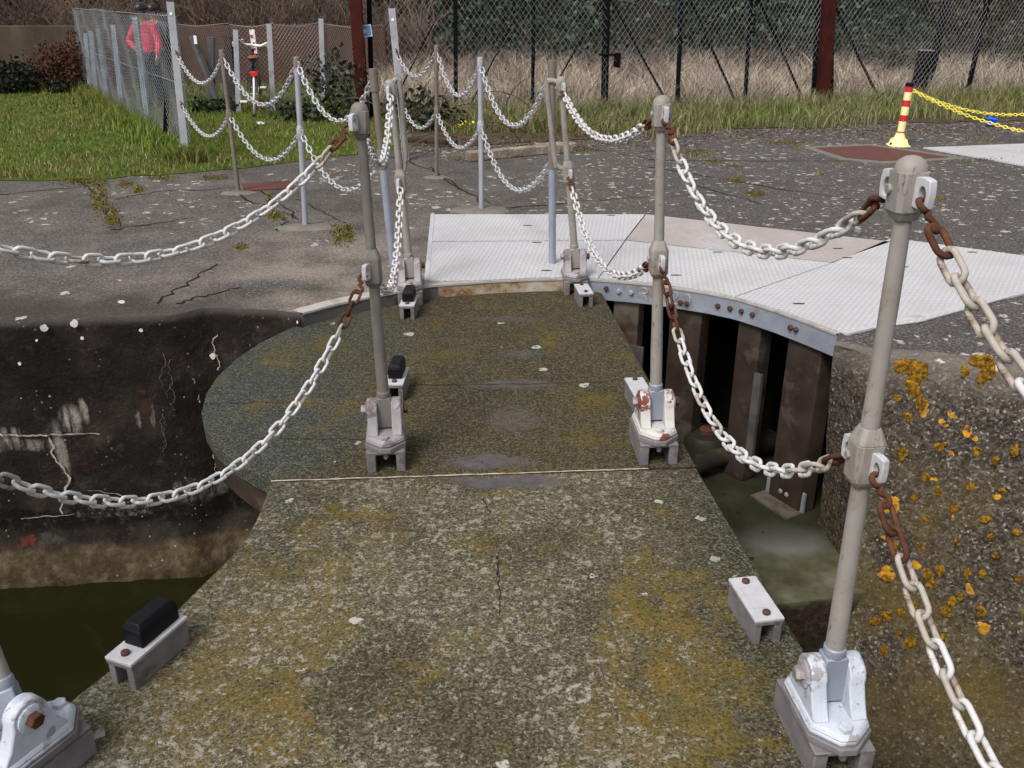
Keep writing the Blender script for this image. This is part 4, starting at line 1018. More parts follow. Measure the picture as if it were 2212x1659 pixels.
def chain(label, p, q, target, mat='chain_paint', rust0=0, rust1=0, hook0=True, hook1=True, stain0=0, stain1=0, group='steel chains of the railing', clip=None, lowest=False, pitch=.052):
    p, q = Vector(p), Vector(q); N = 240; best = None
    def curve(sg): return [p.lerp(q, i / N) - Vector((0, 0, 4 * sg * (i / N) * (1 - i / N))) for i in range(N + 1)]
    if isinstance(target, tuple):
        for k in range(2, 150):
            cv = curve(k * .006); pr = [proj(c) for c in cv if c.y * CP - (c.z - H) * SP > .15]
            e = abs(max(b for a, b in pr) - target[1]) if lowest else min((a - target[0]) ** 2 + (b - target[1]) ** 2 for a, b in pr)
            if best is None or e < best[0]: best = (e, k * .006)
        sg = best[1]
    else: sg = target
    cv = curve(sg); L = [0]
    for a, b in zip(cv[:-1], cv[1:]): L.append(L[-1] + (b - a).length)
    def at(s):
        lo = min(N - 1, max(0, int(np.searchsorted(L, s)) - 1)); t = (s - L[lo]) / max(1e-9, L[lo + 1] - L[lo]); return cv[lo].lerp(cv[lo + 1], t), (cv[lo + 1] - cv[lo]).normalized()
    h0 = .062 if hook0 else .012; h1 = .062 if hook1 else .012; n = max(3, round((L[-1] - h0 - h1) / pitch)); pit = (L[-1] - h0 - h1) / n
    T = thing('chain', label, 'chain', cv[N // 2], group); off = Vector(T.location); r_ = random.Random(int(p.x * 977 + q.y * 131 + sg * 1000))
    def put(me, name, s, turn, stretch=1.0, thick=1.0):
        c, t = at(s); nn, bb = frame_of(t); an = R(turn + r_.gauss(0, 9)); a = nn * math.cos(an) + bb * math.sin(an); b = t.cross(a)
        o = bpy.data.objects.new(name, me); COL.objects.link(o); o.parent = T; M3 = Matrix((t * stretch, a * thick, b * thick)).transposed()
        o.matrix_local = Matrix.Translation(c - off) @ M3.to_4x4(); return o
    if hook0: put(HOOK if mat == 'chain_paint' else HOOKZ, 'hook', h0 / 2, 20, 1.0)
    if hook1: put(HOOK if mat == 'chain_paint' else HOOKZ, 'hook', L[-1] - h1 / 2, 20, 1.0)
    for i in range(n):
        m = mat
        if i < rust0 or n - 1 - i < rust1: m = 'rust'
        elif i < rust0 + stain0 or n - 1 - i < rust1 + stain1: m = 'chain_stained'
        elif mat == 'chain_paint' and (r_.random() < .035 or i == rust0 + stain0 and rust0): m = 'chain_stained'
        o = put(LM[m], 'link', h0 + (i + .5) * pit, 20 + (i % 2) * 90, pit / .058, .5 + .5 * pit / .058)
        if m == 'rust': o['label'] = 'rusty brown link'
    return T
def att(key, w, to):
    c = ST[key][w]; d = Vector((to[0] - c.x, to[1] - c.y, 0)).normalized(); return c + d * .055 * ST[key].get('sc', 1) + Vector((0, 0, -.018))
G_top, G_mid = Vector((.95, .02, 1.30)), Vector((.93, .02, .72))
def both(a, b, w): return att(a, w, ST[b][w]), att(b, w, ST[a][w])
p, q = both('C', 'F', 'top'); chain('upper whitish chain from the left mid walkway post to the left edge, over bare concrete', p, q, (110, 556), rust0=1, stain0=1, pitch=.046)
p, q = both('C', 'F', 'mid'); chain('lower white chain crossing the dark lock wall left of the walkway', p, q, (230, 1084), rust0=3, rust1=1, stain1=2, pitch=.047)
p, q = both('B', 'A', 'top'); chain('upper chain sagging over the brownish tread plate to the right front post', p, q, (1670, 543), rust0=1, stain0=1, rust1=1, stain1=1)
p, q = both('B', 'A', 'mid'); chain('lower white chain sagging before the dark recess under the ring girder', p, q, (1690, 1018), rust0=4, rust1=1, stain1=1)
chain('stained rusty chain from the top of the right front post to the right edge', att('A', 'top', G_top), G_top, (2150, 735), rust0=1, stain0=4, rust1=0, pitch=.058)
chain('white chain falling from the middle of the right front post across the orange lichen', att('A', 'mid', G_mid), G_mid, (2085, 1545), rust0=2, stain0=2, pitch=.058)
p, q = both('B', 'D', 'top'); chain('upper chain between the peeling bracket post and the far right side frame post', p, q, (1340, 303), mat='chain_paint', rust0=2, lowest=True)
p, q = both('B', 'D', 'mid'); chain('lower chain hanging over the pierced tread plate beside the far right side frame post', p, q, (1352, 596), rust0=2, rust1=1, lowest=True)
p, q = both('E', 'C', 'top'); chain('bright chain hanging steeply from the top of the far left side frame post', p, q, (820, 357), rust0=0, rust1=1, hook0=False, lowest=True)
p, q = both('E', 'C', 'mid'); chain('bright chain hanging steeply from the middle of the far left side frame post', p, q, (840, 628), rust0=0, rust1=1, hook0=False, lowest=True)

# ================================================================== RAIL POSTS ON THE LOCK SIDE
PG = 'fixed chain posts leading to the path'
def rail_post(key, label, base_px, top_v, mid_v, top_u, shaft='galvanised', r=.0205, kind='plain', dirs=(), z=0):
    b = P(base_px[0], base_px[1], z); t = atY(top_u, top_v, b.y); T = thing('chain_post', label, 'post', b, PG)
    ax = (t - b).normalized(); L = (t - b).length; A = Matrix.Translation(b) @ ax.to_track_quat('Z', 'Y').to_matrix().to_4x4()
    tm = min((i / 300 for i in range(301)), key=lambda s: abs(proj(b + ax * L * s)[1] - mid_v)); zm = tm * L
    if kind == 'plain':
        MB().lathe([(r * 1.05, -.02), (r, .2), (r, L - .06)], 14, M4=A).build('shaft', shaft, T)
        MB().lathe([(r * 1.2, L - .075), (r * 1.25, L - .02), (r * 1.1, L - .006), (r * .6, L)], 14, M4=A).build('cap', 'pipe_bronze' if key != 'R2' else shaft, T)
        MB().lathe([(r * 1.05, zm - .06), (r * 1.35, zm - .045), (r * 1.4, zm + .02), (r * 1.05, zm + .045)], 14, M4=A).build('collar', shaft, T)
    else:                                                  # telescoping pipe with sleeves
        MB().lathe([(r * 1.12, -.01), (r * 1.12, zm)], 14, M4=A).build('lower_pipe', 'pipe_blue_grey', T)
        MB().lathe([(r, zm + .02), (r, L - .12)], 14, M4=A).build('upper_pipe', 'pipe_bronze', T)
        MB().lathe([(r * 1.25, L - .13), (r * 1.25, L - .125), (r * 1.22, L)], 14, M4=A).build('top_sleeve', 'pipe_bronze', T)
        MB().lathe([(r * 1.3, zm - .055), (r * 1.3, zm + .06), (r * 1.1, zm + .062)], 14, M4=A).build('middle_sleeve', 'pipe_bronze', T)
    topc, mid = b + ax * (L - .05), b + ax * zm; ST[key] = dict(top=topc, mid=mid, T=T, sc=.6)
    for d in dirs:
        for c in (topc, mid): eyelet(T, c + Vector((d[0], d[1], 0)).normalized() * .018, d, .7, shaft)
    return T
rail_post('R3', 'two tone pipe post standing on the tread plate beside the far right side frame post', (1193, 568), 131, 345, 1193, kind='tele', r=.021, dirs=[(-.3, 1)], z=.01)
rail_post('R2', 'slim grey chain post with its foot in a concrete pad behind the tread plates', (1040, 453), 123, 272, 1037, dirs=[(.3, -1), (-.3, 1)])
rail_post('R1', 'thin greyish brown chain post behind the padded one, nearest the tall galvanised post', (943, 383), 97, 240, 943, shaft='pipe_bronze', r=.018, dirs=[(.3, -1), (-.3, 1)])
rail_post('L3', 'two tone pipe post behind the far left side frame post', (850, 575), 148, 345, 805, kind='tele', r=.022, dirs=[(-.6, .8)])
rail_post('L2', 'grey chain post standing right of the rusty hatch on the left side', (660, 488), 122, 285, 640, dirs=[(.6, -.8), (-.6, .8)])
rail_post('L1', 'grey brown chain post standing at the left corner of the rusty hatch', (515, 414), 107, 248, 478, shaft='pipe_bronze', r=.019, dirs=[(.6, -.8), (-.6, .8)])
def end_post(key, label, base_px, top_px, mids, w=.075):
    b = P(base_px[0], base_px[1], 0); t = atY(top_px[0], top_px[1], b.y); T = thing('fence_post', label, 'post', b, 'tall galvanised posts where the railing chains end')
    mb = MB(); mb.angle_iron(b - Vector((0, 0, .03)), t, w, .008); mb.build('upright', 'galvanised', T, smooth=False)
    MB().lathe([(.014, 0), (.014, .008)], 12, M4=Matrix.Translation(b.lerp(t, .93) + Vector((0, -w / 2, 0))) @ Matrix.Rotation(R(90), 4, 'X')).build('bolt', 'white_paint', T)
    ax = (t - b); ST[key] = dict(T=T, sc=.2)
    for nme, mv in zip(('top', 'mid'), mids):
        s = min((i / 300 for i in range(301)), key=lambda s: abs(proj(b + ax * s)[1] - mv)); c = b + ax * s; ST[key][nme] = c
        MB().tube([c + Vector((.0, -.035, .015)), c + Vector((.02 if key == 'T' else .03, -.05, 0)), c + Vector((0, -.035, -.015))], .006, 6).build('hook_eye', 'rust', T)
    return T
end_post('L0', 'tall galvanised angle post on the grass at the end of the left railing chains', (404, 345), (370, 4), (112, 222))
end_post('T', 'tall galvanised post behind the far left side frame post, ending the right chains', (878, 346), (847, 18), (108, 215), w=.07)
zc = dict(mat='chain_zinc', lowest=True)
for a, b, w, tg, lab in (('R3', 'R2', 'top', (1110, 271), 'upper chain from the pipe post on the tread plate to the padded grey post'), ('R3', 'R2', 'mid', (1115, 411), 'lower chain from the pipe post on the tread plate to the padded grey post'),
        ('R2', 'R1', 'top', (990, 208), 'upper chain between the padded grey post and the thin brown post behind it'), ('R2', 'R1', 'mid', (990, 319), 'lower chain between the padded grey post and the thin brown post behind it'),
        ('R1', 'T', 'top', (905, 165), 'upper chain between the thin brown post and the tall galvanised post'), ('R1', 'T', 'mid', (905, 276), 'lower chain between the thin brown post and the tall galvanised post'),
        ('L3', 'L2', 'top', (735, 261), 'upper chain from the left two tone pipe post to the post right of the hatch'), ('L3', 'L2', 'mid', (750, 411), 'lower chain from the left two tone pipe post to the post right of the hatch'),
        ('L2', 'L1', 'top', (575, 226), 'upper chain before the bicycle, between the two posts beside the rusty hatch'), ('L2', 'L1', 'mid', (590, 346), 'lower chain between the two posts beside the rusty hatch, over short grass'),
        ('L1', 'L0', 'top', (430, 181), 'upper chain between the hatch corner post and the tall left galvanised post'), ('L1', 'L0', 'mid', (450, 295), 'lower chain between the hatch corner post and the tall left galvanised post')):
    p, q = both(a, b, w); chain(lab, p, q, tg, hook0=False, hook1=False, rust1=1 if b in ('T', 'L0') else 0, **zc)
p, q = both('D', 'R3', 'top')
# concrete pads round three posts
for key, px, rx, ry, lab in (('R2', (1040, 455), .25, .16, 'round worn concrete pad at the foot of the slim grey post behind the plates'), ('L2', (662, 492), .22, .12, 'pale concrete pad at the foot of the post right of the hatch'), ('L1', (515, 418), .15, .09, 'pale concrete pad at the foot of the hatch corner post'), ('R1', (943, 384), .12, .09, 'pale concrete pad at the foot of the thin brown post')):
    c = P(px[0], px[1], 0); n_ = 18; r_ = random.Random(px[0]); poly = [(c.x + rx * (1 + r_.uniform(-.18, .18)) * math.cos(2 * math.pi * i / n_), c.y + ry * (1 + r_.uniform(-.18, .18)) * math.sin(2 * math.pi * i / n_)) for i in range(n_)]
    tag(MB().prism(poly, -.004, .014, inset=.2).build('concrete_pad', 'concrete_pad'), lab, 'pad', 'concrete pads under posts')
# hatches
def hatch(lab, px, mat, z=.012, pad=None, name='hatch_cover'):
    poly = [V2(P(u, v, 0)) for u, v in px]; A = sum(poly[i - 1][0] * poly[i][1] - poly[i][0] * poly[i - 1][1] for i in range(len(poly)))
    if A < 0: poly.reverse()
    c = Vector((sum(p[0] for p in poly) / len(poly), sum(p[1] for p in poly) / len(poly), 0)); T = thing(name, lab, 'hatch', c)
    if pad: MB().prism([(c.x + (x - c.x) * pad, c.y + (y - c.y) * pad) for x, y in poly], -.004, .010).build('frame', 'concrete_pad', T, smooth=False)
    MB().prism(poly, .0, z if not pad else .016).build('lid', mat, T, smooth=False); return T
hatch('red brown hatch cover with a pale concrete surround, before the striped bollard', [(1762, 322), (1880, 317), (2050, 342), (1905, 350), (1828, 343)], 'hatch_red', pad=1.28)
hatch('small rusty hatch cover between two chain posts on the left', [(522, 399), (632, 392), (654, 407), (528, 414)], 'hatch_red')
hatch('large pale metal cover at the right edge beside the striped bollard', [(1994, 321), (2300, 309), (2480, 372), (2225, 362)], 'tread_plate_right', .014)

# ================================================================== FENCES
def mesh_wires(mb, a, b, z0, z1, pitch, slope=1.4, r=.0021, wob=.012, seed=1, sag=None):
    """two families of diagonal wires between a and b (ground points), heights z0..z1"""
    a, b = Vector((a[0], a[1], 0)), Vector((b[0], b[1], 0)); L = (b - a).length; t = (b - a) / L; nrm = Vector((-t.y, t.x, 0)); h = z1 - z0; run = h / slope
    ph = seed * 1.7
    def pt(s, z):
        w = wob * (math.sin(s * 2.1 + z * 3.3 + ph) + .6 * math.sin(s * 5.3 - z * 4.1 + ph))
        s2 = s + wob * 1.2 * math.sin(z * 2.7 + s * 1.9 + ph); z2 = z + wob * 1.6 * math.sin(s * 1.3 + ph) * (z - z0) / h
        if sag: s2, z2 = sag(s2, z2)
        return a + t * s2 + nrm * w + Vector((0, 0, z2))
    n = int((L + run) / pitch) + 1
    for fam in (1, -1):
        for i in range(n):
            s0 = -run + i * pitch if fam > 0 else i * pitch
            lo, hi = 0.0, 1.0
            e0, e1 = s0, s0 + fam * run
            if fam > 0:
                if e0 < 0: lo = -e0 / run
                if e1 > L: hi = (L - e0) / run
            else:
                if e0 > L: lo = (e0 - L) / run
                if e1 < 0: hi = e0 / run
            if hi - lo < .03: continue
            k = max(2, int((hi - lo) * h / .22) + 1)
            mb.tube([pt(s0 + fam * run * (lo + (hi - lo) * j / (k - 1)), z0 + h * (lo + (hi - lo) * j / (k - 1))) + nrm * (.003 * fam) for j in range(k)], r, 3, caps=False)
def bar_px(mb, top, bot, ybase, z=0, w=.045, kind='angle'):
    """bar whose foot is seen at bot on the ground and whose upper end is seen at top, in the fence's own plane"""
# tall dark fence in front of the dry field
tf = thing('chain_link_fence', 'tall dark chain link fence with black angle posts and struts before the dry field', 'fence', (2.5, 14.2, 0))
fl = [(-1.75, 13.35), (1.36, 13.62), (3.6, 14.32), (7.77, 15.9), (13.5, 18.2)]
def fence_y(x):
    for (ax, ay), (bx2, by2) in zip(fl[:-1], fl[1:]):
        if x <= bx2: return ay + (by2 - ay) * (x - ax) / (bx2 - ax)
    return fl[-1][1]
def fpt(u, v, off=0):
    """point of the fence plane seen at u,v"""
    y = 14.0
    for _ in range(12): p = atY(u, v, y); y = fence_y(p.x) + off
    return atY(u, v, y)
def foot(u, off=0):
    p = fpt(u, 240, off); lo, hi = 150, 400
    for _ in range(40):
        m = (lo + hi) / 2
        if fpt(u, m, off).z > 0: lo = m
        else: hi = m
    return fpt(u, lo, off)
for (ub, ut, w) in ((805, 798, .07), (985, 984, .06), (1150, 1153, .05), (1462, 1472, .06), (1608, 1622, .05), (1756, 1768, .065), (1796, 1800, .04), (2086, 2134, .06)):
    b = foot(ub, .03); t = fpt(ut, 2, .03); d = (t - b); t2 = b + d * (2.35 / d.z)
    mb = MB(); mb.angle_iron(b, t2, w, .007); mb.build('post', 'black_steel', tf, smooth=False)
b = foot(1305, .04); t = fpt(1310, 2, .04); t2 = b + (t - b) * (2.4 / (t - b).z)
mb = MB(); mb.beam(b, t2, .10, .08, (0, 1, 0)); p = fpt(1333, 130, .02); mb.box(p, (.05, .02, .10)); mb.box(fpt(1310, 118, 0), (.11, .02, .015)); mb.build('gate_post', 'black_steel', tf, bevel=.005)
for (ut, vt, ub, vb) in ((962, 0, 866, 190), (1132, 0, 1004, 250), (1302, 0, 1166, 246), (1318, 0, 1432, 205), (1491, 0, 1601, 246), (1640, 0, 1743, 236), (1795, 0, 1905, 226)):
    a_, b_ = fpt(ub, vb, .10), fpt(ut, vt, .05); d = b_ - a_; a2 = a_ - d * (a_.z / d.z) if d.z > .1 else a_
    mb = MB(); mb.beam(a2, b_ + d * .12, .045, .02); mb.build('strut', 'black_steel', tf, smooth=False)
mb = MB()
def sagger(s, z):
    e = math.exp(-((s - 6.3) / .9) ** 2); return s + .12 * e * math.sin((z - .4) * 1.6), z - .16 * e * max(0, z - .5)
for i, (a, b) in enumerate(zip(fl[:-1], fl[1:])):
    mesh_wires(mb, a, b, .06, 2.3, .082, seed=i + 1, sag=(sagger if False else None), wob=(.012, .014, .035, .03)[i])
mb.build('wire_mesh', 'mesh_wire_dark', tf)
mb = MB()
for a, b in zip(fl[:-1], fl[1:]):
    for z in (2.28,): mb.tube([(a[0], a[1], z), (b[0], b[1], z)], .003, 4)
mb.build('line_wire', 'mesh_wire_dark', tf)
# rusty red posts and a black stump behind the fence
for (ub, vb, ut, vt, w, lab) in ((1776, 233, 1791, 0, .17, 'leaning rusty red steel post on the right, behind the fence and the striped bollard'), (786, 240, 768, 0, .19, 'rusty red steel post on the left beside the small blue sign')):
    b = foot(ub, -.12); t = fpt(ut, vt, -.12); t2 = b + (t - b) * (2.7 / (t - b).z); mb = MB(); ax = (t2 - b).normalized(); A = Matrix.Translation(b) @ ax.to_track_quat('Z', 'Y').to_matrix().to_4x4(); L = (t2 - b).length
    for s in (-1, 1): mb.box((s * w * .47, 0, L / 2), (.006, w * .42, L / 2), M4=A)
    mb.box((0, -.02, L / 2), (w * .46, .007, L / 2), M4=A)
    tag(mb.build('steel_post', 'rusty_red_steel', bevel=.002), lab, 'post', 'rusty red steel posts')
b = foot(1978, .25); T = thing('black_post', 'thick short black post with a pale cap behind the striped bollard and fence', 'post', b); hgt = fpt(1986, 110, .25).z
MB().lathe([(.125, -.05), (.125, hgt)], 20, M4=Matrix.Translation(b) @ Matrix.Rotation(R(2.5), 4, 'Y')).build('shaft', 'black_steel', T)
MB().lathe([(.135, hgt), (.135, hgt + .015), (.11, hgt + .02)], 20, M4=Matrix.Translation(b) @ Matrix.Rotation(R(2.5), 4, 'Y')).build('cap', 'old_iron', T)
b = foot(2000, .9); tag(MB().lathe([(.07, 0), (.065, 3.2)], 10, M4=Matrix.Translation(b) @ Matrix.Rotation(R(3), 4, 'Y')).build('dark_pole', 'black_steel'), 'tall thin dark pole rising behind the thick black capped post', 'pole')
# blue sign
c = fpt(788, 67, -.10); T = thing('notice_sign', 'small tilted blue sign with white lettering on the dark fence post', 'sign', c)
A = Matrix.Translation(c) @ Matrix.Rotation(R(-6), 4, 'Y') @ Matrix.Rotation(R(90), 4, 'X'); pw = 1 / (F / (c.y * CP + (H - c.z) * SP))
hw, hh = 15 * pw, 12 * pw
MB().box((0, 0, 0), (hw, hh, .003), M4=A).build('panel', 'white_paint', T)
MB().box((0, 0, .0035), (hw * .92, hh * .88, .001), M4=A).build('blue_face', 'sign_blue', T)
mb = MB(); gx = -hw * .74
for ch, adv in (('E', .78), ('I', .36), (':', .28), ('U', .78), ('M', .8)):
    gs = hh * .72
    for st in glyph(ch): mb.tube([A @ Vector((gx + x_ * gs * .62, -gs * .5 + y_ * gs, .006)) for x_, y_ in st], .0052, 4)
    gx += adv * gs * .62
mb.build('lettering', 'white_paint', T)

# left galvanised mesh fence receding
lf = thing('mesh_fence', 'receding galvanised mesh fence on the left lawn with the cyclists behind it', 'fence', (-5.2, 13, 0))
lfl = []
for (u, v) in ((403, 345), (320, 257), (262, 226), (231, 214), (207, 205), (193, 199), (180, 195)): lfl.append(P(u, v, 0))
A0, A1 = lfl[0], lfl[-1]; dlf = (A1 - A0).normalized(); nlf = Vector((-dlf.y, dlf.x, 0))
for (ub, vb, ut, vt) in ((318, 257, 291, 40), (262, 226, 244, 57), (231, 214, 212, 65), (207, 205, 196, 70), (196, 201, 184, 74)):
    b = P(ub, vb, 0); t = atY(ut, vt, b.y); mb = MB(); mb.beam(b, t + (t - b) * .02, .075, .012, (0, 1, 0)); mb.beam(b + Vector((.034, .03, 0)), t + Vector((.034, .03, 0)), .008, .06, (0, 1, 0)); mb.build('post', 'galvanised_blue', lf, smooth=False)
mb = MB(); q0 = A0 - nlf * .10; q1 = A1 - nlf * .04
mesh_wires(mb, q0, q1, .03, 1.42, .105, slope=.75, r=.0034, wob=.016, seed=4)
mb.build('wire_mesh', 'mesh_wire', lf)
mb = MB()
for z in (1.42, .75): mb.tube([(q0.x, q0.y, z), (q1.x, q1.y, z)], .004, 4)
mb.build('line_wire', 'mesh_wire', lf)
b = P(357, 307, 0); t = atY(366, 57, b.y); mb = MB(); mb.beam(b, t, .05, .045); tag(mb.build('black_stake', 'black_steel', bevel=.003), 'slim black stake leaning on the mesh fence beside the tall left galvanised post', 'stake')
# back fence beyond the bicycle
bf = thing('mesh_fence', 'sagging mesh fence on galvanised posts behind the bicycle', 'fence', (-3.6, 14.8, 0))
for (ub, vb, ut, vt) in ((517, 243, 510, 64), (592, 241, 582, 52), (700, 232, 694, 40)):
    b = P(ub, vb, 0); t = atY(ut, vt, b.y); mb = MB(); mb.angle_iron(b, t, .075, .008); mb.build('post', 'galvanised', bf, smooth=False)
bfl = [(-5.55, 15.4), (-4.2, 14.3), (-3.55, 14.35), (-2.95, 14.9), (-1.8, 13.4)]
mb = MB()
for i, (a, b) in enumerate(zip(bfl[:-1], bfl[1:])): mesh_wires(mb, a, b, .05, 1.22, .062, slope=1.1, r=.0019, wob=.01, seed=i + 6)
mb.build('wire_mesh', 'mesh_wire', bf)
mb = MB()
for a, b in zip(bfl[:-1], bfl[1:]): mb.tube([(a[0], a[1], 1.23), ((a[0] + b[0]) / 2, (a[1] + b[1]) / 2, 1.19), (b[0], b[1], 1.25)], .004, 4)
mb.build('line_wire', 'mesh_wire', bf)
# old concrete strut post with a small white tag
simple('strut_grey', (.085, .08, .085), .8, 0, .3, 8)
b = P(435, 232, 0); T = thing('strutted_post', 'weathered fence post with slanting strut and small white number tag', 'post', b)
t = atY(420, 72, b.y); mb = MB(); mb.beam(P(478, 236, 0), atY(414, 78, b.y), .075, .07); mb.build('strut', 'strut_grey', T, bevel=.006)
mb = MB(); mb.beam(atY(498, 236, b.y + .2), atY(494, 76, b.y + .2), .13, .1); mb.build('upright', 'bark', T, bevel=.006)
mb = MB(); mb.beam(atY(456, 238, b.y + .1), atY(456, 80, b.y + .1), .10, .1); mb.build('upright', 'strut_grey', T, bevel=.006)
MB().box(atY(422, 86, b.y - .12), (.022, .006, .06), rz=.1).build('tag', 'white_paint', T)
# low wall behind everything on the left
mb = MB(); mb.beam((-40, 18.1, .56), (-2.35, 17.9, .56), .22, 1.12, (0, 0, 1)); tag(mb.build('boundary_wall', 'old_wall', bevel=.02), 'long low brown weathered wall behind the left fences and bicycle', 'wall')

# ================================================================== STRIPED BOLLARD, YELLOW CHAINS, SCRAPS
b = P(1940, 315, 0); t = atY(1966, 180, b.y); ax = (t - b).normalized(); A = Matrix.Translation(b) @ ax.to_track_quat('Z', 'Y').to_matrix().to_4x4(); L = (t - b).length
T = thing('striped_bollard', 'leaning red and yellow striped plastic bollard with black cap', 'bollard', b)
bands = [(.165, .235, 'red_plastic'), (.235, .40, 'pale_yellow'), (.40, .50, 'red_plastic'), (.50, .635, 'pale_yellow'), (.635, .735, 'red_plastic'), (.735, .865, 'pale_yellow'), (.865, .955, 'red_plastic')]
for z0, z1, m in bands: MB().lathe([(.043, z0 * L + .0008), (.043, z1 * L)], 18, M4=A).build('stripe_band', m, T)
MB().lathe([(.046, .952 * L), (.046, L * 1.0), (.040, L * 1.01)], 18, M4=A).build('cap', 'black_rubber', T)
mb = MB(); mb.lathe([(.115, 0), (.11, .012), (.062, .10), (.05, .13), (.047, .15)], 20, c=b)
for k_ in range(4):
    a = R(45 + 90 * k_); mb.box(b + Vector((math.cos(a) * .075, math.sin(a) * .075, .045)), (.05, .008, .04), rz=a, top=(.3, 1))
    mb.lathe([(.03, 0), (.03, .014)], 10, c=b + Vector((math.cos(a) * .115, math.sin(a) * .115, 0)))
mb.build('foot', 'pale_yellow', T, ang=.5)
MB().lathe([(.012, .0), (.012, .02)], 10, c=b + Vector((-.10, -.03, .02))).build('anchor_bolt', 'black_rubber', T)
def plastic_chain(lab, p, q, tgt):
    p, q = Vector(p), Vector(q); best = None; N = 120
    for k in range(2, 90):
        cv = [p.lerp(q, i / N) - Vector((0, 0, 4 * k * .01 * (i / N) * (1 - i / N))) for i in range(N + 1)]
        e = min((proj(c)[0] - tgt[0]) ** 2 + (proj(c)[1] - tgt[1]) ** 2 for c in cv)
        if best is None or e < best[0]: best = (e, cv)
    cv = best[1]; mb = MB(); L_ = [0]
    for a, b_ in zip(cv[:-1], cv[1:]): L_.append(L_[-1] + (b_ - a).length)
    s, i = .02, 0
    while s < L_[-1] - .02:
        j = min(N - 1, int(np.searchsorted(L_, s)) - 1); c = cv[max(j, 0)].lerp(cv[max(j, 0) + 1], .5); t_ = (cv[max(j, 0) + 1] - cv[max(j, 0)]).normalized(); n_, b2 = frame_of(t_); w = (n_ + b2 * .4).normalized() if i % 2 else (b2 - n_ * .4).normalized()
        mb.tube([c + t_ * (.026 * math.cos(2 * math.pi * k / 10)) + w * (.015 * math.sin(2 * math.pi * k / 10)) for k in range(10)], .0048, 5, closed=True); s += .040; i += 1
    tag(mb.build('plastic_chain', 'yellow_plastic'), lab, 'chain', 'yellow plastic chains on the striped bollard')
bt = b.lerp(t, .9) + Vector((.045, -.01, 0))
plastic_chain('yellow plastic chain, the higher of two, sagging toward the right edge from the bollard', bt, P(2420, 190, .62), (2110, 242))
plastic_chain('yellow plastic chain, the lower of two, running down to the right edge from the bollard', bt + Vector((0, -.01, -.01)), P(2500, 300, .28), (2130, 262))
mb = MB(); c = P(2140, 262, .07); mb.ball(c, (.075, .06, .06), 9, 6)
r_ = random.Random(3); mb.v = [tuple(Vector(v) + Vector((r_.uniform(-.025, .025), r_.uniform(-.025, .025), r_.uniform(-.02, .02)))) for v in mb.v]
tag(mb.build('blue_rag', 'blue_cloth', ang=.4), 'crumpled bright blue rag lying in the grass under the yellow chain', 'rag')
mb = MB(); r_ = random.Random(9); c = P(560, 265, .05)
for k_ in range(4): mb.box(c + Vector((r_.uniform(-.06, .08), r_.uniform(-.03, .03), 0)), (.03, .012, .012), rz=r_.uniform(0, 3))
tag(mb.build('paper_scrap', 'white_paint'), 'small white scrap of paper on the grass in front of the bicycle', 'litter')
# broken timber kerb and other debris at the edge of the apron
for (a, b_, w, h, lab) in (((1010, 338), (1232, 318), .13, .10, 'weathered pinkish timber baulk lying at the edge of the apron'), ((1160, 316), (1238, 312), .16, .06, 'short pale broken board lying behind the weathered timber baulk'), ((870, 302), (985, 309), .16, .05, 'dark rotten board in the brambles beside the tall right galvanised post')):
    p, q = P(*a, h / 2), P(*b_, h / 2); pts = wig(p, q, 8, .012, a[0]); mb = MB()
    for i in range(8): mb.beam(pts[i], pts[i + 1] + (pts[i + 1] - pts[i]) * .02, w * (1 - .06 * (i % 3)), h * (1 - .08 * (i % 2)), (0, 0, 1))
    tag(mb.build('timber_baulk', 'old_timber' if a[0] != 870 else 'bark', bevel=.01), lab, 'timber')

# ================================================================== BICYCLE (seen from behind)
BK = P(549, 258, 0)
bk = thing('bicycle', 'parked bicycle seen from behind with white rear mudguard, brown saddle and red reflector', 'bicycle', BK)
simple('grip_tan', (.30, .16, .09), .6)
yaw = R(15.5); BM = Matrix.Translation(BK) @ Matrix.Rotation(yaw, 4, 'Z') @ Matrix.Rotation(R(6), 4, 'Y') @ Matrix.Scale(.93, 4)
X = lambda x_, y_, z_: BM @ Vector((x_, y_, z_))
def wheel(yc, name):
    w = MB(); w.tube([X(0, yc + .33 * math.cos(a), .34 + .33 * math.sin(a)) for a in [2 * math.pi * i / 36 for i in range(36)]], .019, 8, closed=True); wo = w.build(name, 'black_rubber', bk)
    w = MB(); w.tube([X(0, yc + .305 * math.cos(a), .34 + .305 * math.sin(a)) for a in [2 * math.pi * i / 36 for i in range(36)]], .009, 6, closed=True); w.build('rim', 'chrome', wo)
    w = MB()
    for i in range(24):
        a = 2 * math.pi * i / 24; w.tube([X(.018 * (-1) ** i, yc, .34), X(0, yc + .3 * math.cos(a), .34 + .3 * math.sin(a))], .0014, 3, caps=False)
    w.tube([X(-.06, yc, .34), X(.06, yc, .34)], .018, 10); w.build('spokes', 'chrome', wo)
wheel(.34, 'rear_wheel'); wheel(1.42, 'front_wheel')
mb = MB(); vs = []; n_ = 16
for i in range(n_ + 1):
    a = R(-50 + 120 * i / n_); 
    for s in (-1, 0, 1): vs.append(X(.016 * s, .34 - .365 * math.cos(a) , .34 + .365 * math.sin(a) - .010 * abs(s)))
mb.add(vs, [(3 * i + k_, 3 * i + k_ + 1, 3 * i + k_ + 4, 3 * i + k_ + 3) for i in range(n_) for k_ in range(2)]); o = mb.build('mudguard', 'white_paint', bk); sm = o.modifiers.new('thickness', 'SOLIDIFY'); sm.thickness = .003
mb = MB()
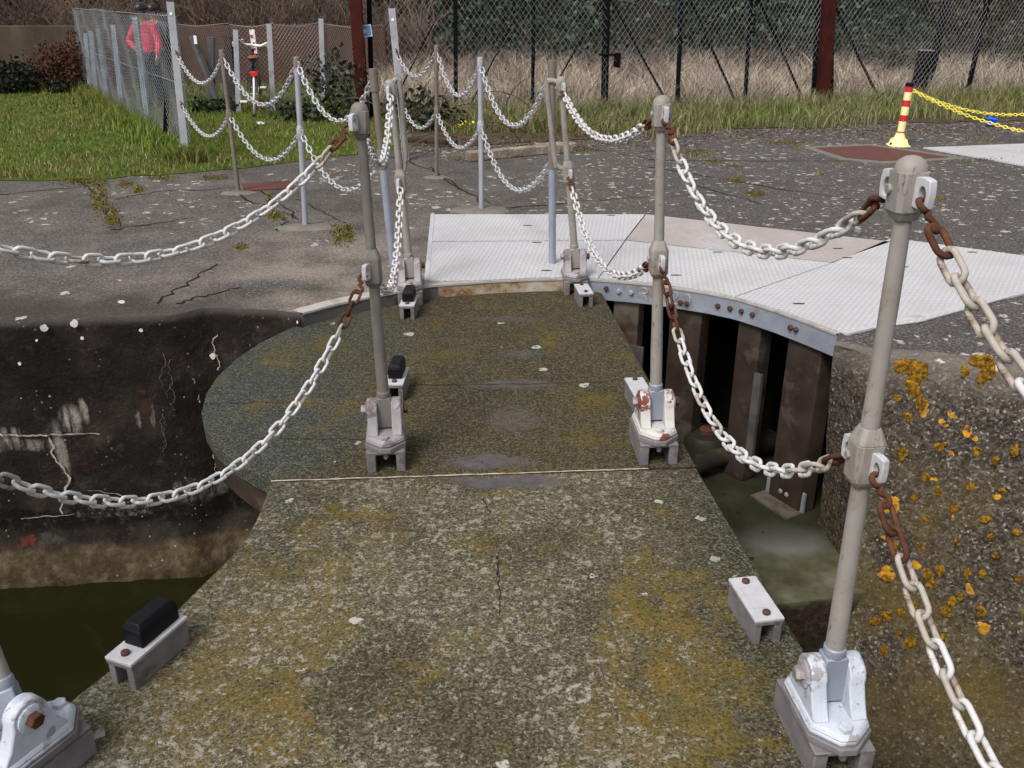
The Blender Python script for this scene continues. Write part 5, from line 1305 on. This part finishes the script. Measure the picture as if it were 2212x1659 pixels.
for a_, b_, r_2 in (((0, .78, .30), (0, .62, .82), .016), ((0, .78, .30), (0, 1.28, .72), .019), ((0, .65, .70), (0, 1.24, .86), .017), ((0, 1.28, .66), (0, 1.22, .98), .018)): mb.tube([X(*a_), X(*b_)], r_2, 10)
for s in (-1, 1):
    mb.tube([X(s * .06, .34, .34), X(s * .03, .76, .30)], .010, 8); mb.tube([X(s * .06, .34, .34), X(s * .025, .64, .74)], .009, 8); mb.tube([X(s * .05, 1.42, .34), X(s * .045, 1.30, .62), X(0, 1.27, .68)], .011, 8)
mb.build('frame', 'bike_frame', bk)
mb = MB()
for s in (-1, 1): mb.tube([X(s * .09, .30, .34), X(s * .085, .10, .66), X(s * .07, .12, .69), X(s * .06, .60, .70)], .006, 6)
for y_ in (.15, .3, .45): mb.tube([X(-.065, y_, .695), X(.065, y_, .695)], .005, 6)
mb.build('luggage_rack', 'bike_frame', bk)
mb = MB(); mb.ball(X(0, .56, .865), (.085, .13, .035), 14, 8); mb.v = [tuple(Vector(v)) for v in mb.v]; so = mb.build('saddle', 'leather_brown', bk)
mb = MB(); mb.tube([X(0, .60, .80), X(0, .58, .85)], .013, 8); mb.box(X(0, .50, .835), (.05, .03, .02)); mb.build('seat_post', 'bike_frame', bk)
MB().box(X(0, .08, .66), (.055, .012, .03)).build('reflector', 'reflector_red', bk, bevel=.006)
mb = MB(); mb.tube([X(0, 1.22, .96), X(0, 1.19, 1.03)], .014, 8)
hb = [(-.31, .98, 1.03), (-.21, 1.03, 1.075), (-.12, 1.14, 1.02), (0, 1.19, 1.02), (.12, 1.14, 1.02), (.21, 1.03, 1.075), (.31, .98, 1.03)]
mb.tube(sum([[X(*Vector(a).lerp(Vector(b_), t_ / 4)) for t_ in range(4)] for a, b_ in zip(hb[:-1], hb[1:])], []) + [X(*hb[-1])], .018, 8); ho = mb.build('handlebar', 'white_paint', bk)
for s in (-1, 1):
    mb = MB(); mb.tube([X(s * .20, 1.02, 1.066), X(s * .30, .965, 1.03)], .020, 10); mb.build('grip', 'grip_tan', bk)
    mb = MB(); mb.tube([X(s * .19, 1.05, 1.04), X(s * .24, 1.04, 1.02), X(s * .31, .99, .99)], .009, 6); mb.build('brake_lever', 'white_paint', bk)
MB().ball(X(-.16, 1.06, 1.09), (.025, .025, .018), 10, 6).build('bell', 'chrome', bk)
for s, dz, dy in ((-1, -.11, -.12), (1, .11, .12)):
    mb = MB(); mb.tube([X(s * .06, .78, .30), X(s * .09, .78 + dy, .30 + dz)], .010, 8); cr_ = mb.build('crank', 'chrome', bk)
    mb = MB()
    for k_ in (-1, 0, 1): mb.box(X(s * .15, .78 + dy + k_ * .03, .30 + dz), (.05, .008, .011))
    mb.build('pedal', 'white_paint', bk)
# red and white marker stake behind the bicycle
c = P(546, 243, 0); c2 = Vector((atY(552, 105, c.y + 1.9).x, c.y + 1.9, 0)); T = thing('marker_stake', 'white marker stake with red blocks rising behind the bicycle handlebar', 'marker', c2)
tp = atY(544, 64, c2.y); mb = MB(); mb.beam(c2.lerp(tp, .66), tp, .085, .02, (0, 1, 0)); mb.build('board', 'white_paint', T, bevel=.003)
mb = MB(); mb.beam(c2 + Vector((0, .03, 0)), c2.lerp(tp, .95) + Vector((0, .03, 0)), .05, .03, (0, 1, 0)); mb.build('stake', 'bark', T)
dv = tp - c2
for f0, f1, off, ww in ((.885, .93, -.012, .05), (.79, .825, .005, .035), (.71, .745, .005, .035), (.635, .67, .005, .035)):
    mb = MB(); mb.beam(c2 + dv * f0 + Vector((off, -.014, 0)), c2 + dv * f1 + Vector((off, -.014, 0)), ww, .006, (0, 1, 0)); mb.build('red_block', 'red_plastic', T)

# ================================================================== PEOPLE BEHIND THE MESH FENCE
def skin_body(name, joints, edges, mat, parent, root=0, sub=2):
    """one continuous skinned surface: joints {n: (pos, (rx, ry))}"""
    ks = list(joints); idx = {k_: i for i, k_ in enumerate(ks)}; off = wloc(parent) if parent is not None else Vector()
    me = bpy.data.meshes.new(name); me.from_pydata([Vector(joints[k_][0]) - off for k_ in ks], [(idx[a], idx[b_]) for a, b_ in edges], []); me.materials.append(M[mat])
    o = bpy.data.objects.new(name, me); COL.objects.link(o)
    if parent is not None: o.parent = parent
    sk = o.modifiers.new('skin', 'SKIN'); sk.use_smooth_shade = True; sk.use_x_symmetry = False
    if not me.skin_vertices: me.attributes  # layer is created with the modifier
    for k_ in ks:
        sv = me.skin_vertices[0].data[idx[k_]]; r_ = joints[k_][1]; sv.radius = r_ if hasattr(r_, '__len__') else (r_, r_); sv.use_root = idx[k_] == root
    sb = o.modifiers.new('smooth', 'SUBSURF'); sb.levels = sub; sb.render_levels = sub
    return o
def person(label, base, yaw, h, akimbo, jacket, trouser):
    T = thing('person', label, 'person', base); k = h / 1.75
    Mx = Matrix.Translation(base) @ Matrix.Rotation(yaw, 4, 'Z') @ Matrix.Scale(k, 4); Q = lambda x_, y_, z_: Mx @ Vector((x_, y_, z_))
    r = lambda a, b_=None: (a * k, (b_ or a) * k)
    J = {'pel': (Q(0, 0, .95), r(.13, .10)), 'belly': (Q(0, 0, 1.10), r(.125, .10)), 'chest': (Q(0, 0, 1.30), r(.145, .105)), 'neckb': (Q(0, .0, 1.46), r(.06)), 'neck': (Q(0, -.01, 1.53), r(.052)), 'head': (Q(0, -.02, 1.63), r(.078, .092)), 'crown': (Q(0, -.015, 1.71), r(.07, .085))}
    E_ = [('pel', 'belly'), ('belly', 'chest'), ('chest', 'neckb'), ('neckb', 'neck'), ('neck', 'head'), ('head', 'crown')]
    for s, n_ in ((-1, 'l'), (1, 'r')):
        J.update({n_ + 'hip': (Q(s * .09, 0, .90), r(.085)), n_ + 'knee': (Q(s * .10, -.02, .50), r(.058)), n_ + 'calf': (Q(s * .10, .02, .34), r(.055)), n_ + 'ankle': (Q(s * .10, .02, .09), r(.037)), n_ + 'foot': (Q(s * .11, -.07, .05), r(.04, .035)), n_ + 'toe': (Q(s * .12, -.18, .035), r(.038, .025)), n_ + 'sh': (Q(s * .185, 0, 1.42), r(.062))})
        E_ += [('pel', n_ + 'hip'), (n_ + 'hip', n_ + 'knee'), (n_ + 'knee', n_ + 'calf'), (n_ + 'calf', n_ + 'ankle'), (n_ + 'ankle', n_ + 'foot'), (n_ + 'foot', n_ + 'toe'), ('neckb', n_ + 'sh')]
        if akimbo == s: el_, wr, hd, dr = (s * .40, .03, 1.16), (s * .21, -.08, 1.03), (s * .16, -.10, 1.0), Vector((-s * .8, -.35, -.4)).normalized()
        else: el_, wr, hd, dr = (s * .25, .01, 1.14), (s * .26, -.10, .92), (s * .26, -.12, .86), Vector((0, -.15, -1)).normalized()
        J.update({n_ + 'el': (Q(*el_), r(.043)), n_ + 'wr': (Q(*wr), r(.028)), n_ + 'palm': (Q(*hd), r(.038, .018))})
        E_ += [(n_ + 'sh', n_ + 'el'), (n_ + 'el', n_ + 'wr'), (n_ + 'wr', n_ + 'palm')]
        pb = Vector(hd); fx = Vector((0, 1, 0)) if akimbo != s else Vector((0, .6, -.8))
        for f_ in range(4):
            b0 = pb + dr * .03 + fx * (.019 * (f_ - 1.5)); ln = (.062, .072, .068, .052)[f_]; b1 = b0 + dr * ln * .55; b2 = b1 + (dr + Vector((-s * .5, 0, 0))).normalized() * ln * .5
            for nm, pp in (('a', b0), ('b', b1), ('c', b2)): J[f'{n_}f{f_}{nm}'] = (Q(*pp), r(.0088))
            E_ += [(n_ + 'palm', f'{n_}f{f_}a'), (f'{n_}f{f_}a', f'{n_}f{f_}b'), (f'{n_}f{f_}b', f'{n_}f{f_}c')]
        t0 = pb - fx * .035 + dr * .0; t1 = t0 + (dr - fx * .7).normalized() * .04
        J[n_ + 'ta'] = (Q(*t0), r(.010)); J[n_ + 'tb'] = (Q(*t1), r(.009)); E_ += [(n_ + 'wr', n_ + 'ta'), (n_ + 'ta', n_ + 'tb')]
    skin_body('body', J, E_, 'skin', T, 0)
    def grown(names, g, ends=None):
        out = {}
        for n_ in names: rr = J[n_][1]; out[n_] = (J[n_][0], (rr[0] + g * k, rr[1] + g * k))
        return out
    arm = ['chest', 'belly', 'pel', 'neckb', 'lsh', 'rsh', 'lel', 'rel', 'lwr', 'rwr']
    jj = grown(arm, .022); jj['pel'] = (Q(0, 0, .90), r(.165, .13)); 
    skin_body('jacket', jj, [('pel', 'belly'), ('belly', 'chest'), ('chest', 'neckb'), ('neckb', 'lsh'), ('neckb', 'rsh'), ('lsh', 'lel'), ('rsh', 'rel'), ('lel', 'lwr'), ('rel', 'rwr')], jacket, T)
    jj = grown(['pel', 'lhip', 'rhip', 'lknee', 'rknee', 'lcalf', 'rcalf', 'lankle', 'rankle'], .016)
    skin_body('trousers', jj, [('pel', 'lhip'), ('pel', 'rhip'), ('lhip', 'lknee'), ('rhip', 'rknee'), ('lknee', 'lcalf'), ('rknee', 'rcalf'), ('lcalf', 'lankle'), ('rcalf', 'rankle')], trouser, T)
    for n_ in ('l', 'r'): skin_body('shoe', grown([n_ + 'ankle', n_ + 'foot', n_ + 'toe'], .012), [(n_ + 'ankle', n_ + 'foot'), (n_ + 'foot', n_ + 'toe')], 'helmet_black', T, 0, 1)
    # face
    mb = MB(); mb.add([Q(-.016, -.108, 1.60), Q(.016, -.108, 1.60), Q(0, -.105, 1.65), Q(0, -.135, 1.607)], [(0, 1, 3), (1, 2, 3), (2, 0, 3)]); mb.build('nose', 'skin', T)
    mb = MB(); mb.tube([Q(-.026, -.105, 1.57), Q(0, -.113, 1.567), Q(.026, -.105, 1.57)], .006 * k, 5); mb.build('mouth', 'leather_brown', T)
    for s in (-1, 1): MB().ball(Q(s * .083, -.01, 1.62), (.012 * k, .02 * k, .032 * k), 8, 6).build('ear', 'skin', T)
    mb = MB(); mb.tube([Q(-.082, -.02, 1.648), Q(-.065, -.098, 1.650), Q(0, -.118, 1.650), Q(.065, -.098, 1.650), Q(.082, -.02, 1.648)], .011 * k, 8); mb.build('sunglasses', 'helmet_black', T)
    mb = MB(); prof = [(1.0, 0), (1.03, .03), (.98, .06), (.78, .098), (.45, .122), (.05, .128)]
    mb.lathe([(a * .112 * k, z_ * k) for a, z_ in prof], 20, M4=Matrix.Translation(Q(0, -.015, 1.69)) @ Matrix.Rotation(yaw, 4, 'Z') @ Matrix.Diagonal((.95, 1.2, 1, 1))); hl = mb.build('helmet', 'helmet_black', T)
    mb = MB()
    for s in (-2, -1, 0, 1, 2): mb.tube([Q(s * .032, -.13 + .012 * abs(s), 1.715), Q(s * .035, -.09, 1.765 - .008 * abs(s)), Q(s * .03, .0, 1.798 - .01 * abs(s)), Q(s * .03, .08, 1.765 - .01 * abs(s))], .009 * k, 6)
    mb.build('vent_rib', 'cloth_grey', hl)
    mb = MB()
    for s in (-1, 1): mb.tube([Q(s * .088, -.02, 1.68), Q(s * .075, -.05, 1.58), Q(0, -.06, 1.53)], .005 * k, 5)
    mb.build('chin_strap', 'helmet_black', T)
    return T
pp = atY(318, 100, 14.75); person('cyclist in pinkish red jacket, black helmet and sunglasses standing behind the mesh fence', Vector((pp.x, 14.75, 0)), R(-16), 1.475, -1, 'jacket_pink', 'cloth_dark')
pp = atY(343, 100, 15.7); person('second cyclist in dark clothes half hidden behind the one in pinkish red', Vector((pp.x, 15.7, 0)), R(-12), 1.46, 0, 'cloth_grey', 'cloth_dark')

# ================================================================== VEGETATION
q = inpoly([p for p in lawn[1:-1]] + [(-13, 17.7), (-13, 8.2)], 52000); q[:, 2] = .004
pn = np.sin(q[:, 0] * 1.7 + 1) * np.sin(q[:, 1] * 1.3) + .5 * np.sin(q[:, 0] * 4.1 + q[:, 1] * 3.3)
h = rng.uniform(.025, .065, len(q)) * (1 + .35 * np.clip(pn, -.6, 1))
V1 = blades(len(q), q, h, rng.uniform(.0035, .007, len(q)), .8)
# taller tufts along fence feet
tx = []
for (a, b, n_, sp) in ((A0, A1, 5200, .13), (Vector((-4.9, 14.6, 0)), Vector((-2.6, 14.6, 0)), 2600, .25), (Vector((-9, 17.4, 0)), Vector((-3, 17.4, 0)), 2500, .3), (P(395, 350), P(415, 350), 700, .09)):
    t_ = rng.uniform(0, 1, n_); c = np.array(a)[None] * (1 - t_[:, None]) + np.array(b)[None] * t_[:, None]; c[:, :2] += rng.normal(0, sp, (n_, 2)); c[:, 2] = 0; tx.append(c)
tx = np.concatenate(tx); V2_ = blades(len(tx), tx, rng.uniform(.08, .24, len(tx)), rng.uniform(.004, .007, len(tx)), .7)
tag(fast('lawn_grass', *joined(V1, V2_), 'grass_green'), 'short bright green grass of the left lawn', 'grass', kind='stuff')
# dry straw among the lawn
q = inpoly([p for p in lawn[1:-1]] + [(-13, 17.7), (-13, 8.2)], 26000); pq = np.sin(q[:, 0] * 2.3 + 2 * np.sin(q[:, 1] * 1.1)) + np.sin(q[:, 1] * 3.1 + q[:, 0]) + rng.normal(0, .6, len(q)) + 2.2 * np.exp(-((q[:, 1] - 9.0) / .7) ** 2); q = q[pq > .75]
near_edge = np.exp(-((q[:, 1] - 8.9) / .5) ** 2)
tag(fast('dry_lawn_grass', *blades(len(q), q, rng.uniform(.03, .09, len(q)), rng.uniform(.003, .006, len(q)), .9), 'grass_mixed'), 'dry straw coloured blades mixed in the left lawn', 'grass', kind='stuff')
# verge grass at the foot of the tall fence
def along_fence(n_, x0, x1, d0, d1):
    x_ = rng.uniform(x0, x1, n_); y_ = np.interp(x_, [p[0] for p in fl], [p[1] for p in fl]); d = rng.uniform(d0, d1, n_); return np.stack([x_ + .2 * rng.normal(size=n_), y_ - d, np.zeros(n_)], 1)
c = np.concatenate([along_fence(15000, .5, 12, -.2, .85), along_fence(9000, -1.2, 2, -.2, 1.7), along_fence(16000, 1.0, 13, .6, 2.3)])
keep = (np.sin(c[:, 0] * 3.1 + 1.3 * np.sin(c[:, 1] * 2.7)) + np.sin(c[:, 1] * 4.3 + c[:, 0] * 1.1) + rng.normal(0, .5, len(c)) > -.2) | (np.interp(c[:, 0], [p[0] for p in fl], [p[1] for p in fl]) - c[:, 1] < .85); c = c[keep]
tuft = .5 + .5 * np.sin(c[:, 0] * 7 + np.sin(c[:, 1] * 5) * 2)
tag(fast('verge_grass', *blades(len(c), c, rng.uniform(.10, .34, len(c)) * (.55 + .6 * tuft), rng.uniform(.004, .007, len(c)), .75), 'grass_mixed'), 'mixed green and straw coloured grass along the foot of the tall fence', 'grass', kind='stuff')
c = np.concatenate([along_fence(9000, -1.0, 12, -.3, .8), along_fence(5000, -.8, 8, .5, 1.8)])
tag(fast('green_verge_grass', *blades(len(c), c, rng.uniform(.06, .22, len(c)), rng.uniform(.004, .007, len(c)), .8), 'grass_green'), 'green grass growing between the straw along the tall fence', 'grass', kind='stuff')
# dry field
n_ = 52000; x_ = rng.uniform(-2.2, 17, n_); y_ = np.interp(x_, [p[0] for p in fl], [p[1] for p in fl]) + .15 + rng.power(1.0, n_) * 5.2; c = np.stack([x_, y_, np.zeros(n_)], 1)
clump = .65 + .35 * np.sin(x_ * 2.3 + np.sin(y_ * 1.9) * 1.5) + .15 * np.sin(x_ * 6.1 + y_ * 4.0)
tag(fast('dry_reeds', *blades(n_, c, rng.uniform(.28, .72, n_) * clump, rng.uniform(.0045, .009, n_), 1.25), 'reed_tan'), 'tall pale dry grass filling the field behind the tall fence', 'reeds', kind='stuff')
n_ = 9000; x_ = rng.uniform(-2.4, 18, n_); y_ = np.interp(x_, [p[0] for p in fl], [p[1] for p in fl]) + rng.uniform(3.2, 6.2, n_); c = np.stack([x_, y_, np.zeros(n_)], 1)
tag(fast('brown_reeds', *blades(n_, c, rng.uniform(.4, .85, n_), rng.uniform(.005, .010, n_), 1.1), 'reed_brown'), 'browner tangled stalks at the back of the dry field', 'reeds', kind='stuff')
# ivy bank
def bank_pts(n_, x0, x1):
    x_ = rng.uniform(x0, x1, n_); s_ = rng.uniform(0, 1, n_); y0 = 19.0 + .055 * np.maximum(0, x_); y_ = y0 + s_ * 6.0; z_ = np.interp(s_, [0, .17, .33, .58, .92, 1], [.15, .5, 1.05, 1.95, 3.1, 3.4])
    bump_ = .28 * np.sin(x_ * 1.1 + s_ * 5) + .22 * np.sin(x_ * 2.7 - s_ * 9) + .15 * np.sin(x_ * 5.3 + s_ * 17)
    return np.stack([x_, y_ - .4 - bump_ * .5 + rng.normal(0, .12, n_), z_ + bump_ * .55 + rng.normal(0, .14, n_)], 1)
c = bank_pts(60000, -3.2, 17); c = c[c[:, 2] > .05]
ol = (c[:, 0] > 9.5 + .8 * np.sin(c[:, 2] * 3))
tag(fast('ivy_thicket', *leaves(c[~ol], .062), 'ivy_leaf'), 'dark green ivy thicket covering the bank behind the dry field', 'thicket', kind='stuff')
tag(fast('olive_thicket', *leaves(c[ol], .06), 'ivy_olive'), 'olive brown thicket on the bank at the far right', 'thicket', kind='stuff')
# bare tangled twigs along the foot of the bank
def twig_field(n_, x0, x1, ybase, yspan, hmax, r=.006):
    V = []; Fq = []; o = 0
    for i in range(n_):
        x_ = rng.uniform(x0, x1); p = np.array([x_, ybase + .055 * max(0, x_) + rng.uniform(0, yspan), 0.0]); d = rng.normal(0, .5, 3); d[2] = 1
        pts = [p]; 
        for k_ in range(5): d += rng.normal(0, .35, 3); d[2] -= .12 * k_; d /= np.linalg.norm(d); pts.append(pts[-1] + d * hmax / 5)
        mb = MB(); mb.tube([tuple(a) for a in pts], [r, r * .9, r * .75, r * .6, r * .5, r * .3], 3, caps=False); V += mb.v; Fq += [tuple(j + o for j in f) for f in mb.f]; o += len(mb.v)
    return np.array(V), np.array(Fq)
tag(fast('bank_twigs', *twig_field(900, -3, 16, 17.6, 2.2, 1.5), 'stem_purple'), 'bare purplish twigs tangled along the foot of the ivy bank', 'twigs', kind='stuff')

# bare shrubs and trees beyond the low wall
def branch_tree(mb, p, d, L, r, depth, r_, spread=.55, tip=None, seg=5):
    pts = [Vector(p)]; d = Vector(d).normalized(); n_ = 4
    for i in range(n_):
        d = (d + Vector((r_.gauss(0, .13), r_.gauss(0, .13), r_.gauss(0, .08) + .04))).normalized(); pts.append(pts[-1] + d * (L / n_))
    mb.tube(pts, [r * (1 - .4 * i / n_) for i in range(n_ + 1)], seg if depth > 1 else 3, caps=False)
    if depth <= 0:
        if tip is not None: tip.append(pts[-1])
        return
    for k_ in range(r_.choice((3, 4)) if depth > 1 else 4):
        i = r_.randint(1, n_); nd = (d + Vector((r_.gauss(0, spread), r_.gauss(0, spread), r_.gauss(.1, spread * .6)))).normalized()
        branch_tree(mb, pts[i], nd, L * r_.uniform(.5, .78), r * .55, depth - 1, r_, spread, tip, seg)
# photo columns, distance, height, tone
SH = [(60, 19.2, 2.6, 'stem_purple'), (150, 19.0, 2.3, 'bark_red'), (240, 18.9, 2.5, 'bark_red'), (330, 19.3, 2.8, 'stem_purple'), (420, 18.9, 2.5, 'bark_red'), (500, 19.2, 2.7, 'stem_purple'), (580, 19.0, 2.6, 'bark_red'), (650, 19.4, 2.8, 'stem_purple'), (730, 19.0, 2.6, 'stem_purple'), (800, 19.2, 2.6, 'bark_red'), (880, 19.1, 2.4, 'bark_red'), (20, 20.3, 3, 'stem_purple'), (290, 20.6, 3.2, 'bark_red'), (460, 20.6, 3.2, 'stem_purple'), (620, 20.8, 3.2, 'bark_red')]
where = ['farthest left above the low wall', 'second from the left above the low wall', 'above the left end of the mesh fence', 'behind the two cyclists', 'right of the tall left galvanised post', 'left of the marker stake', 'right of the marker stake', 'above the right galvanised post of the back fence', 'left of the blue sign', 'behind the blue sign', 'between the blue sign and the ivy bank', 'in the back row at the left edge', 'in the back row behind the pink jacket', 'in the back row left of the bicycle', 'in the back row right of the bicycle']
for i, (u, y_, h, m) in enumerate(SH):
    r_ = random.Random(100 + i); p = atY(u, 60, y_); p.z = 0; T = thing('bare_shrub', ('reddish' if m == 'bark_red' else 'dark purplish') + ' leafless shrub ' + where[i], 'shrub', p, 'leafless shrubs beyond the low wall')
    mb = MB()
    for k_ in range(9): branch_tree(mb, p + Vector((r_.uniform(-.45, .45), r_.uniform(-.2, .2), 0)), (r_.uniform(-.5, .5), r_.uniform(-.4, .4), 1), h * .42, .022, 3, r_, .6)
    mb.build('branches', m, T)
TR = [(20, 23, .16, 'bare tree trunk at the upper left corner'), (40, 26, .2, 'bare tree behind the upper left shrubs'), (420, 24, .15, 'bare tree standing beyond the tall left galvanised post'), (655, 22, .12, 'slim bare tree left of the rusty red post'), (700, 24, .18, 'thick bare tree left of the rusty red post'), (745, 25, .13, 'bare tree just behind the rusty red post')]
for i, (u, y_, rr, lab) in enumerate(TR):
    r_ = random.Random(300 + i); p = atY(u, 60, y_); p.z = 0; T = thing('bare_tree', lab, 'tree', p, 'bare trees in the background')
    mb = MB(); mb.tube([p, p + Vector((.1, 0, 2)), p + Vector((.05, .1, 4.5))], [rr, rr * .85, rr * .6], 9); mb.build('trunk', 'bark', T)
    mb = MB()
    for k_ in range(9): branch_tree(mb, p + Vector((.06, 0, r_.uniform(1.1, 4.4))), (r_.uniform(-1, 1), r_.uniform(-1, 1), r_.uniform(.1, .9)), 1.7, rr * .32, 3, r_, .5)
    mb.build('crown', 'bark', T)
# brown leaf curtain behind the shrubs so that the thicket closes
n_ = 11000; x_ = rng.uniform(-11.5, -2.0, n_); c = np.stack([x_, 20.5 + rng.normal(0, .5, n_) + .5 * np.sin(x_ * 1.3), np.abs(rng.normal(0, 1, n_)) * .75 + .1], 1); c = c[~((c[:, 2] > .75) & (c[:, 0] > -6.3) & (c[:, 0] < -3.4))]
tag(fast('dead_leaf_thicket', *leaves(c, .05), 'dead_leaf'), 'reddish brown dead undergrowth behind the low wall', 'thicket', kind='stuff')
# far dark hill line closing the view on the left
loft('hill', [[Vector((xx, 30 + .3 * math.sin(xx), z * (.42 if -9.6 < xx < -5.2 else 1))) for xx in np.linspace(-60, -1, 90)] for z in (2.3, 1.2, 0)], 'bank_soil', .1, kind='structure')
# bushes
def bush(lab, c, rad, n_, size, mat, stems, cat='bush', name='leafy_bush'):
    T = thing(name, lab, cat, (c[0], c[1], 0)); u_ = rng.normal(size=(n_, 3)); u_ /= np.linalg.norm(u_, axis=1)[:, None]; rr = (.35 + .8 * rng.uniform(0, 1, n_) ** .7)[:, None]
    bumpy = 1 + .25 * np.sin(u_[:, :1] * 7 + c[0]) * np.sin(u_[:, 2:3] * 6)
    p = np.array([[c[0], c[1], rad[2] * .85]]) + u_ * rr * bumpy * np.array([rad]); p[:, 2] = np.abs(p[:, 2]) + .02
    fast('foliage', *leaves(p, size), mat, T); mb = MB(); r_ = random.Random(int(c[0] * 10))
    for k_ in range(stems): branch_tree(mb, Vector((c[0] + r_.uniform(-.1, .1), c[1] + r_.uniform(-.1, .1), 0)), (r_.uniform(-.8, .8), r_.uniform(-.8, .8), 1), rad[2] * .8, .012, 2, r_, .7)
    mb.build('stems', 'stem_purple', T); return T
b1 = atY(45, 150, 17.0); bush('dark green leafy bush at the left edge in front of the low wall', (b1.x - .25, 17.0), (.52, .4, .30), 1300, .042, 'dark_leaf', 4)
b1 = atY(140, 150, 16.9); bush('low dark green bush right of the bigger one at the low wall', (b1.x - .1, 17.0), (.28, .3, .13), 350, .036, 'dark_leaf', 3)
b1 = atY(190, 140, 17.4); bush('reddish brown bramble mass at the left end of the mesh fence', (b1.x, 17.5), (.95, .5, .52), 4200, .03, 'dead_leaf', 9)
b1 = atY(90, 140, 17.3); bush('brown twiggy bush between the green bush and the bramble mass', (b1.x, 17.55), (.5, .3, .4), 1200, .03, 'dead_leaf', 6)
b1 = atY(735, 180, 13.3); bush('dark bramble bush right of the bicycle, beside the rusty red post', (b1.x, 13.1), (.46, .4, .48), 620, .042, 'bramble_leaf', 7, 'bramble', 'bramble_bush')
b1 = atY(640, 250, 12.9); bush('low dark bramble at the foot of the back fence right of the bicycle', (b1.x, 13.0), (.32, .25, .14), 260, .036, 'bramble_leaf', 4, 'bramble', 'bramble_bush')
b1 = atY(910, 235, 12.2); bush('dark bramble behind the railing chains, right of the tall galvanised post', (b1.x, 12.1), (.5, .35, .26), 420, .042, 'bramble_leaf', 7, 'bramble', 'bramble_bush')
b1 = atY(475, 232, 14.3); bush('small leafy weed clump left of the bicycle', (b1.x, 14.0), (.35, .25, .10), 350, .035, 'bramble_leaf', 2, 'weed', 'weed_clump')
# arching bramble stems
mb = MB(); r_ = random.Random(12)
for k_ in range(46):
    p = Vector((r_.uniform(-2.1, .9), r_.uniform(10.6, 13.2), 0)); d = Vector((r_.uniform(-1, 1), r_.uniform(-.6, .6), r_.uniform(.4, 1.3))).normalized(); pts = [p]; L = r_.uniform(.5, 1.1)
    for i in range(7): d = (d + Vector((r_.gauss(0, .12), r_.gauss(0, .12), -.26))).normalized(); pts.append(pts[-1] + d * L / 6 if pts[-1].z >= 0 else pts[-1] + Vector((d.x, d.y, .02)) * L / 6)
    mb.tube([Vector((q_.x, q_.y, max(.012, q_.z))) for q_ in pts], [.006] * 7 + [.003], 4, caps=False)
tag(mb.build('bramble_stems', 'stem_purple'), 'arching bare bramble stems tangled beside the path entrance', 'brambles', kind='stuff')
# leaf litter at the apron edge
n_ = 5200; x_ = rng.uniform(-1.2, 8, n_); y_ = np.interp(x_, [-1.2, 1, 3.6, 8], [10.5, 10.9, 11.75, 12.2]) + rng.normal(.15, .35, n_); c = np.stack([x_, y_, rng.uniform(.008, .03, n_)], 1)
V_, F_ = leaves(c, .02); V_[:, 2] = np.abs(V_[:, 2] - .01) * .5 + .006
tag(fast('leaf_litter', V_, F_, 'litter'), 'brown leaf litter and twigs along the edge of the apron', 'litter', kind='stuff')
# moss and grass tufts in the joints of the apron
mo = [(215, 425, 22, 40), (243, 470, 18, 26), (300, 412, 14, 10), (585, 435, 10, 20), (595, 468, 20, 10), (740, 508, 28, 22), (520, 535, 14, 6), (270, 400, 20, 8), (350, 385, 30, 8), (20, 372, 30, 14), (180, 395, 60, 8), (460, 385, 40, 6), (1590, 392, 22, 5), (1545, 350, 24, 4), (1630, 420, 30, 6), (1580, 360, 20, 3), (1930, 445, 20, 4), (2020, 430, 30, 4), (2140, 345, 30, 5), (1210, 365, 14, 5), (2000, 372, 20, 4), (1500, 330, 60, 6), (1700, 310, 70, 6), (1250, 325, 40, 6)]
cs, hs = [], []
for (u, v, su, sv) in mo:
    n_ = int(40 + su * sv * .9); uu = rng.normal(u, su * .5, n_); vv = rng.normal(v, sv * .5, n_)
    for a, b_ in zip(uu, vv): p = P(a, max(b_, 285), 0); cs.append(tuple(p))
cs = np.array(cs); cs[:, 2] = rng.uniform(.003, .016, len(cs)); tag(fast('moss_tufts', *leaves(cs, .009), 'moss'), 'yellow brown moss cushions in the cracks of the apron', 'moss', kind='stuff')
tf_ = [(215, 425, 16, 26, 260), (243, 460, 12, 14, 120), (300, 408, 8, 5, 70), (590, 460, 12, 8, 90), (740, 505, 16, 9, 160), (1210, 360, 8, 5, 60), (1660, 205 + 55, 20, 6, 120), (1910, 372, 8, 3, 40), (1520, 338, 30, 5, 160), (1590, 385, 10, 3, 60), (1810, 360, 10, 4, 50), (2080, 350, 14, 4, 90), (1770, 376, 10, 4, 50), (1295, 285, 18, 10, 300), (985, 345, 25, 5, 140), (1920, 300, 30, 5, 160), (2110, 305, 40, 6, 200), (1200, 470, 6, 3, 10), (1725, 320, 14, 4, 60)]
cs = []
for (u, v, su, sv, n_) in tf_:
    for a, b_ in zip(rng.normal(u, su * .5, n_), rng.normal(v, sv * .5, n_)): cs.append(tuple(P(a, b_, 0)))
cs = np.array(cs); tag(fast('joint_grass', *blades(len(cs), cs, rng.uniform(.012, .05, len(cs)), rng.uniform(.002, .0045, len(cs)), .9), 'grass_mixed'), 'straggling grass tufts growing from the joints of the apron', 'grass', kind='stuff')
c = P(1000, 272, .12); fl_c = np.array([[c.x + rng.normal(0, .05), c.y, .10 + rng.uniform(0, .08)] for _ in range(16)]); T = thing('yellow_flower', 'small yellow flower cluster at the foot of the tall fence behind the chains', 'flower', (c.x, c.y, 0))
fast('petals', *leaves(fl_c, .017), 'yellow_petal', T); q = np.array([[p[0], p[1], 0] for p in fl_c]); fast('stems', *blades(16, q, fl_c[:, 2], np.full(16, .003), .2), 'grass_green', T)
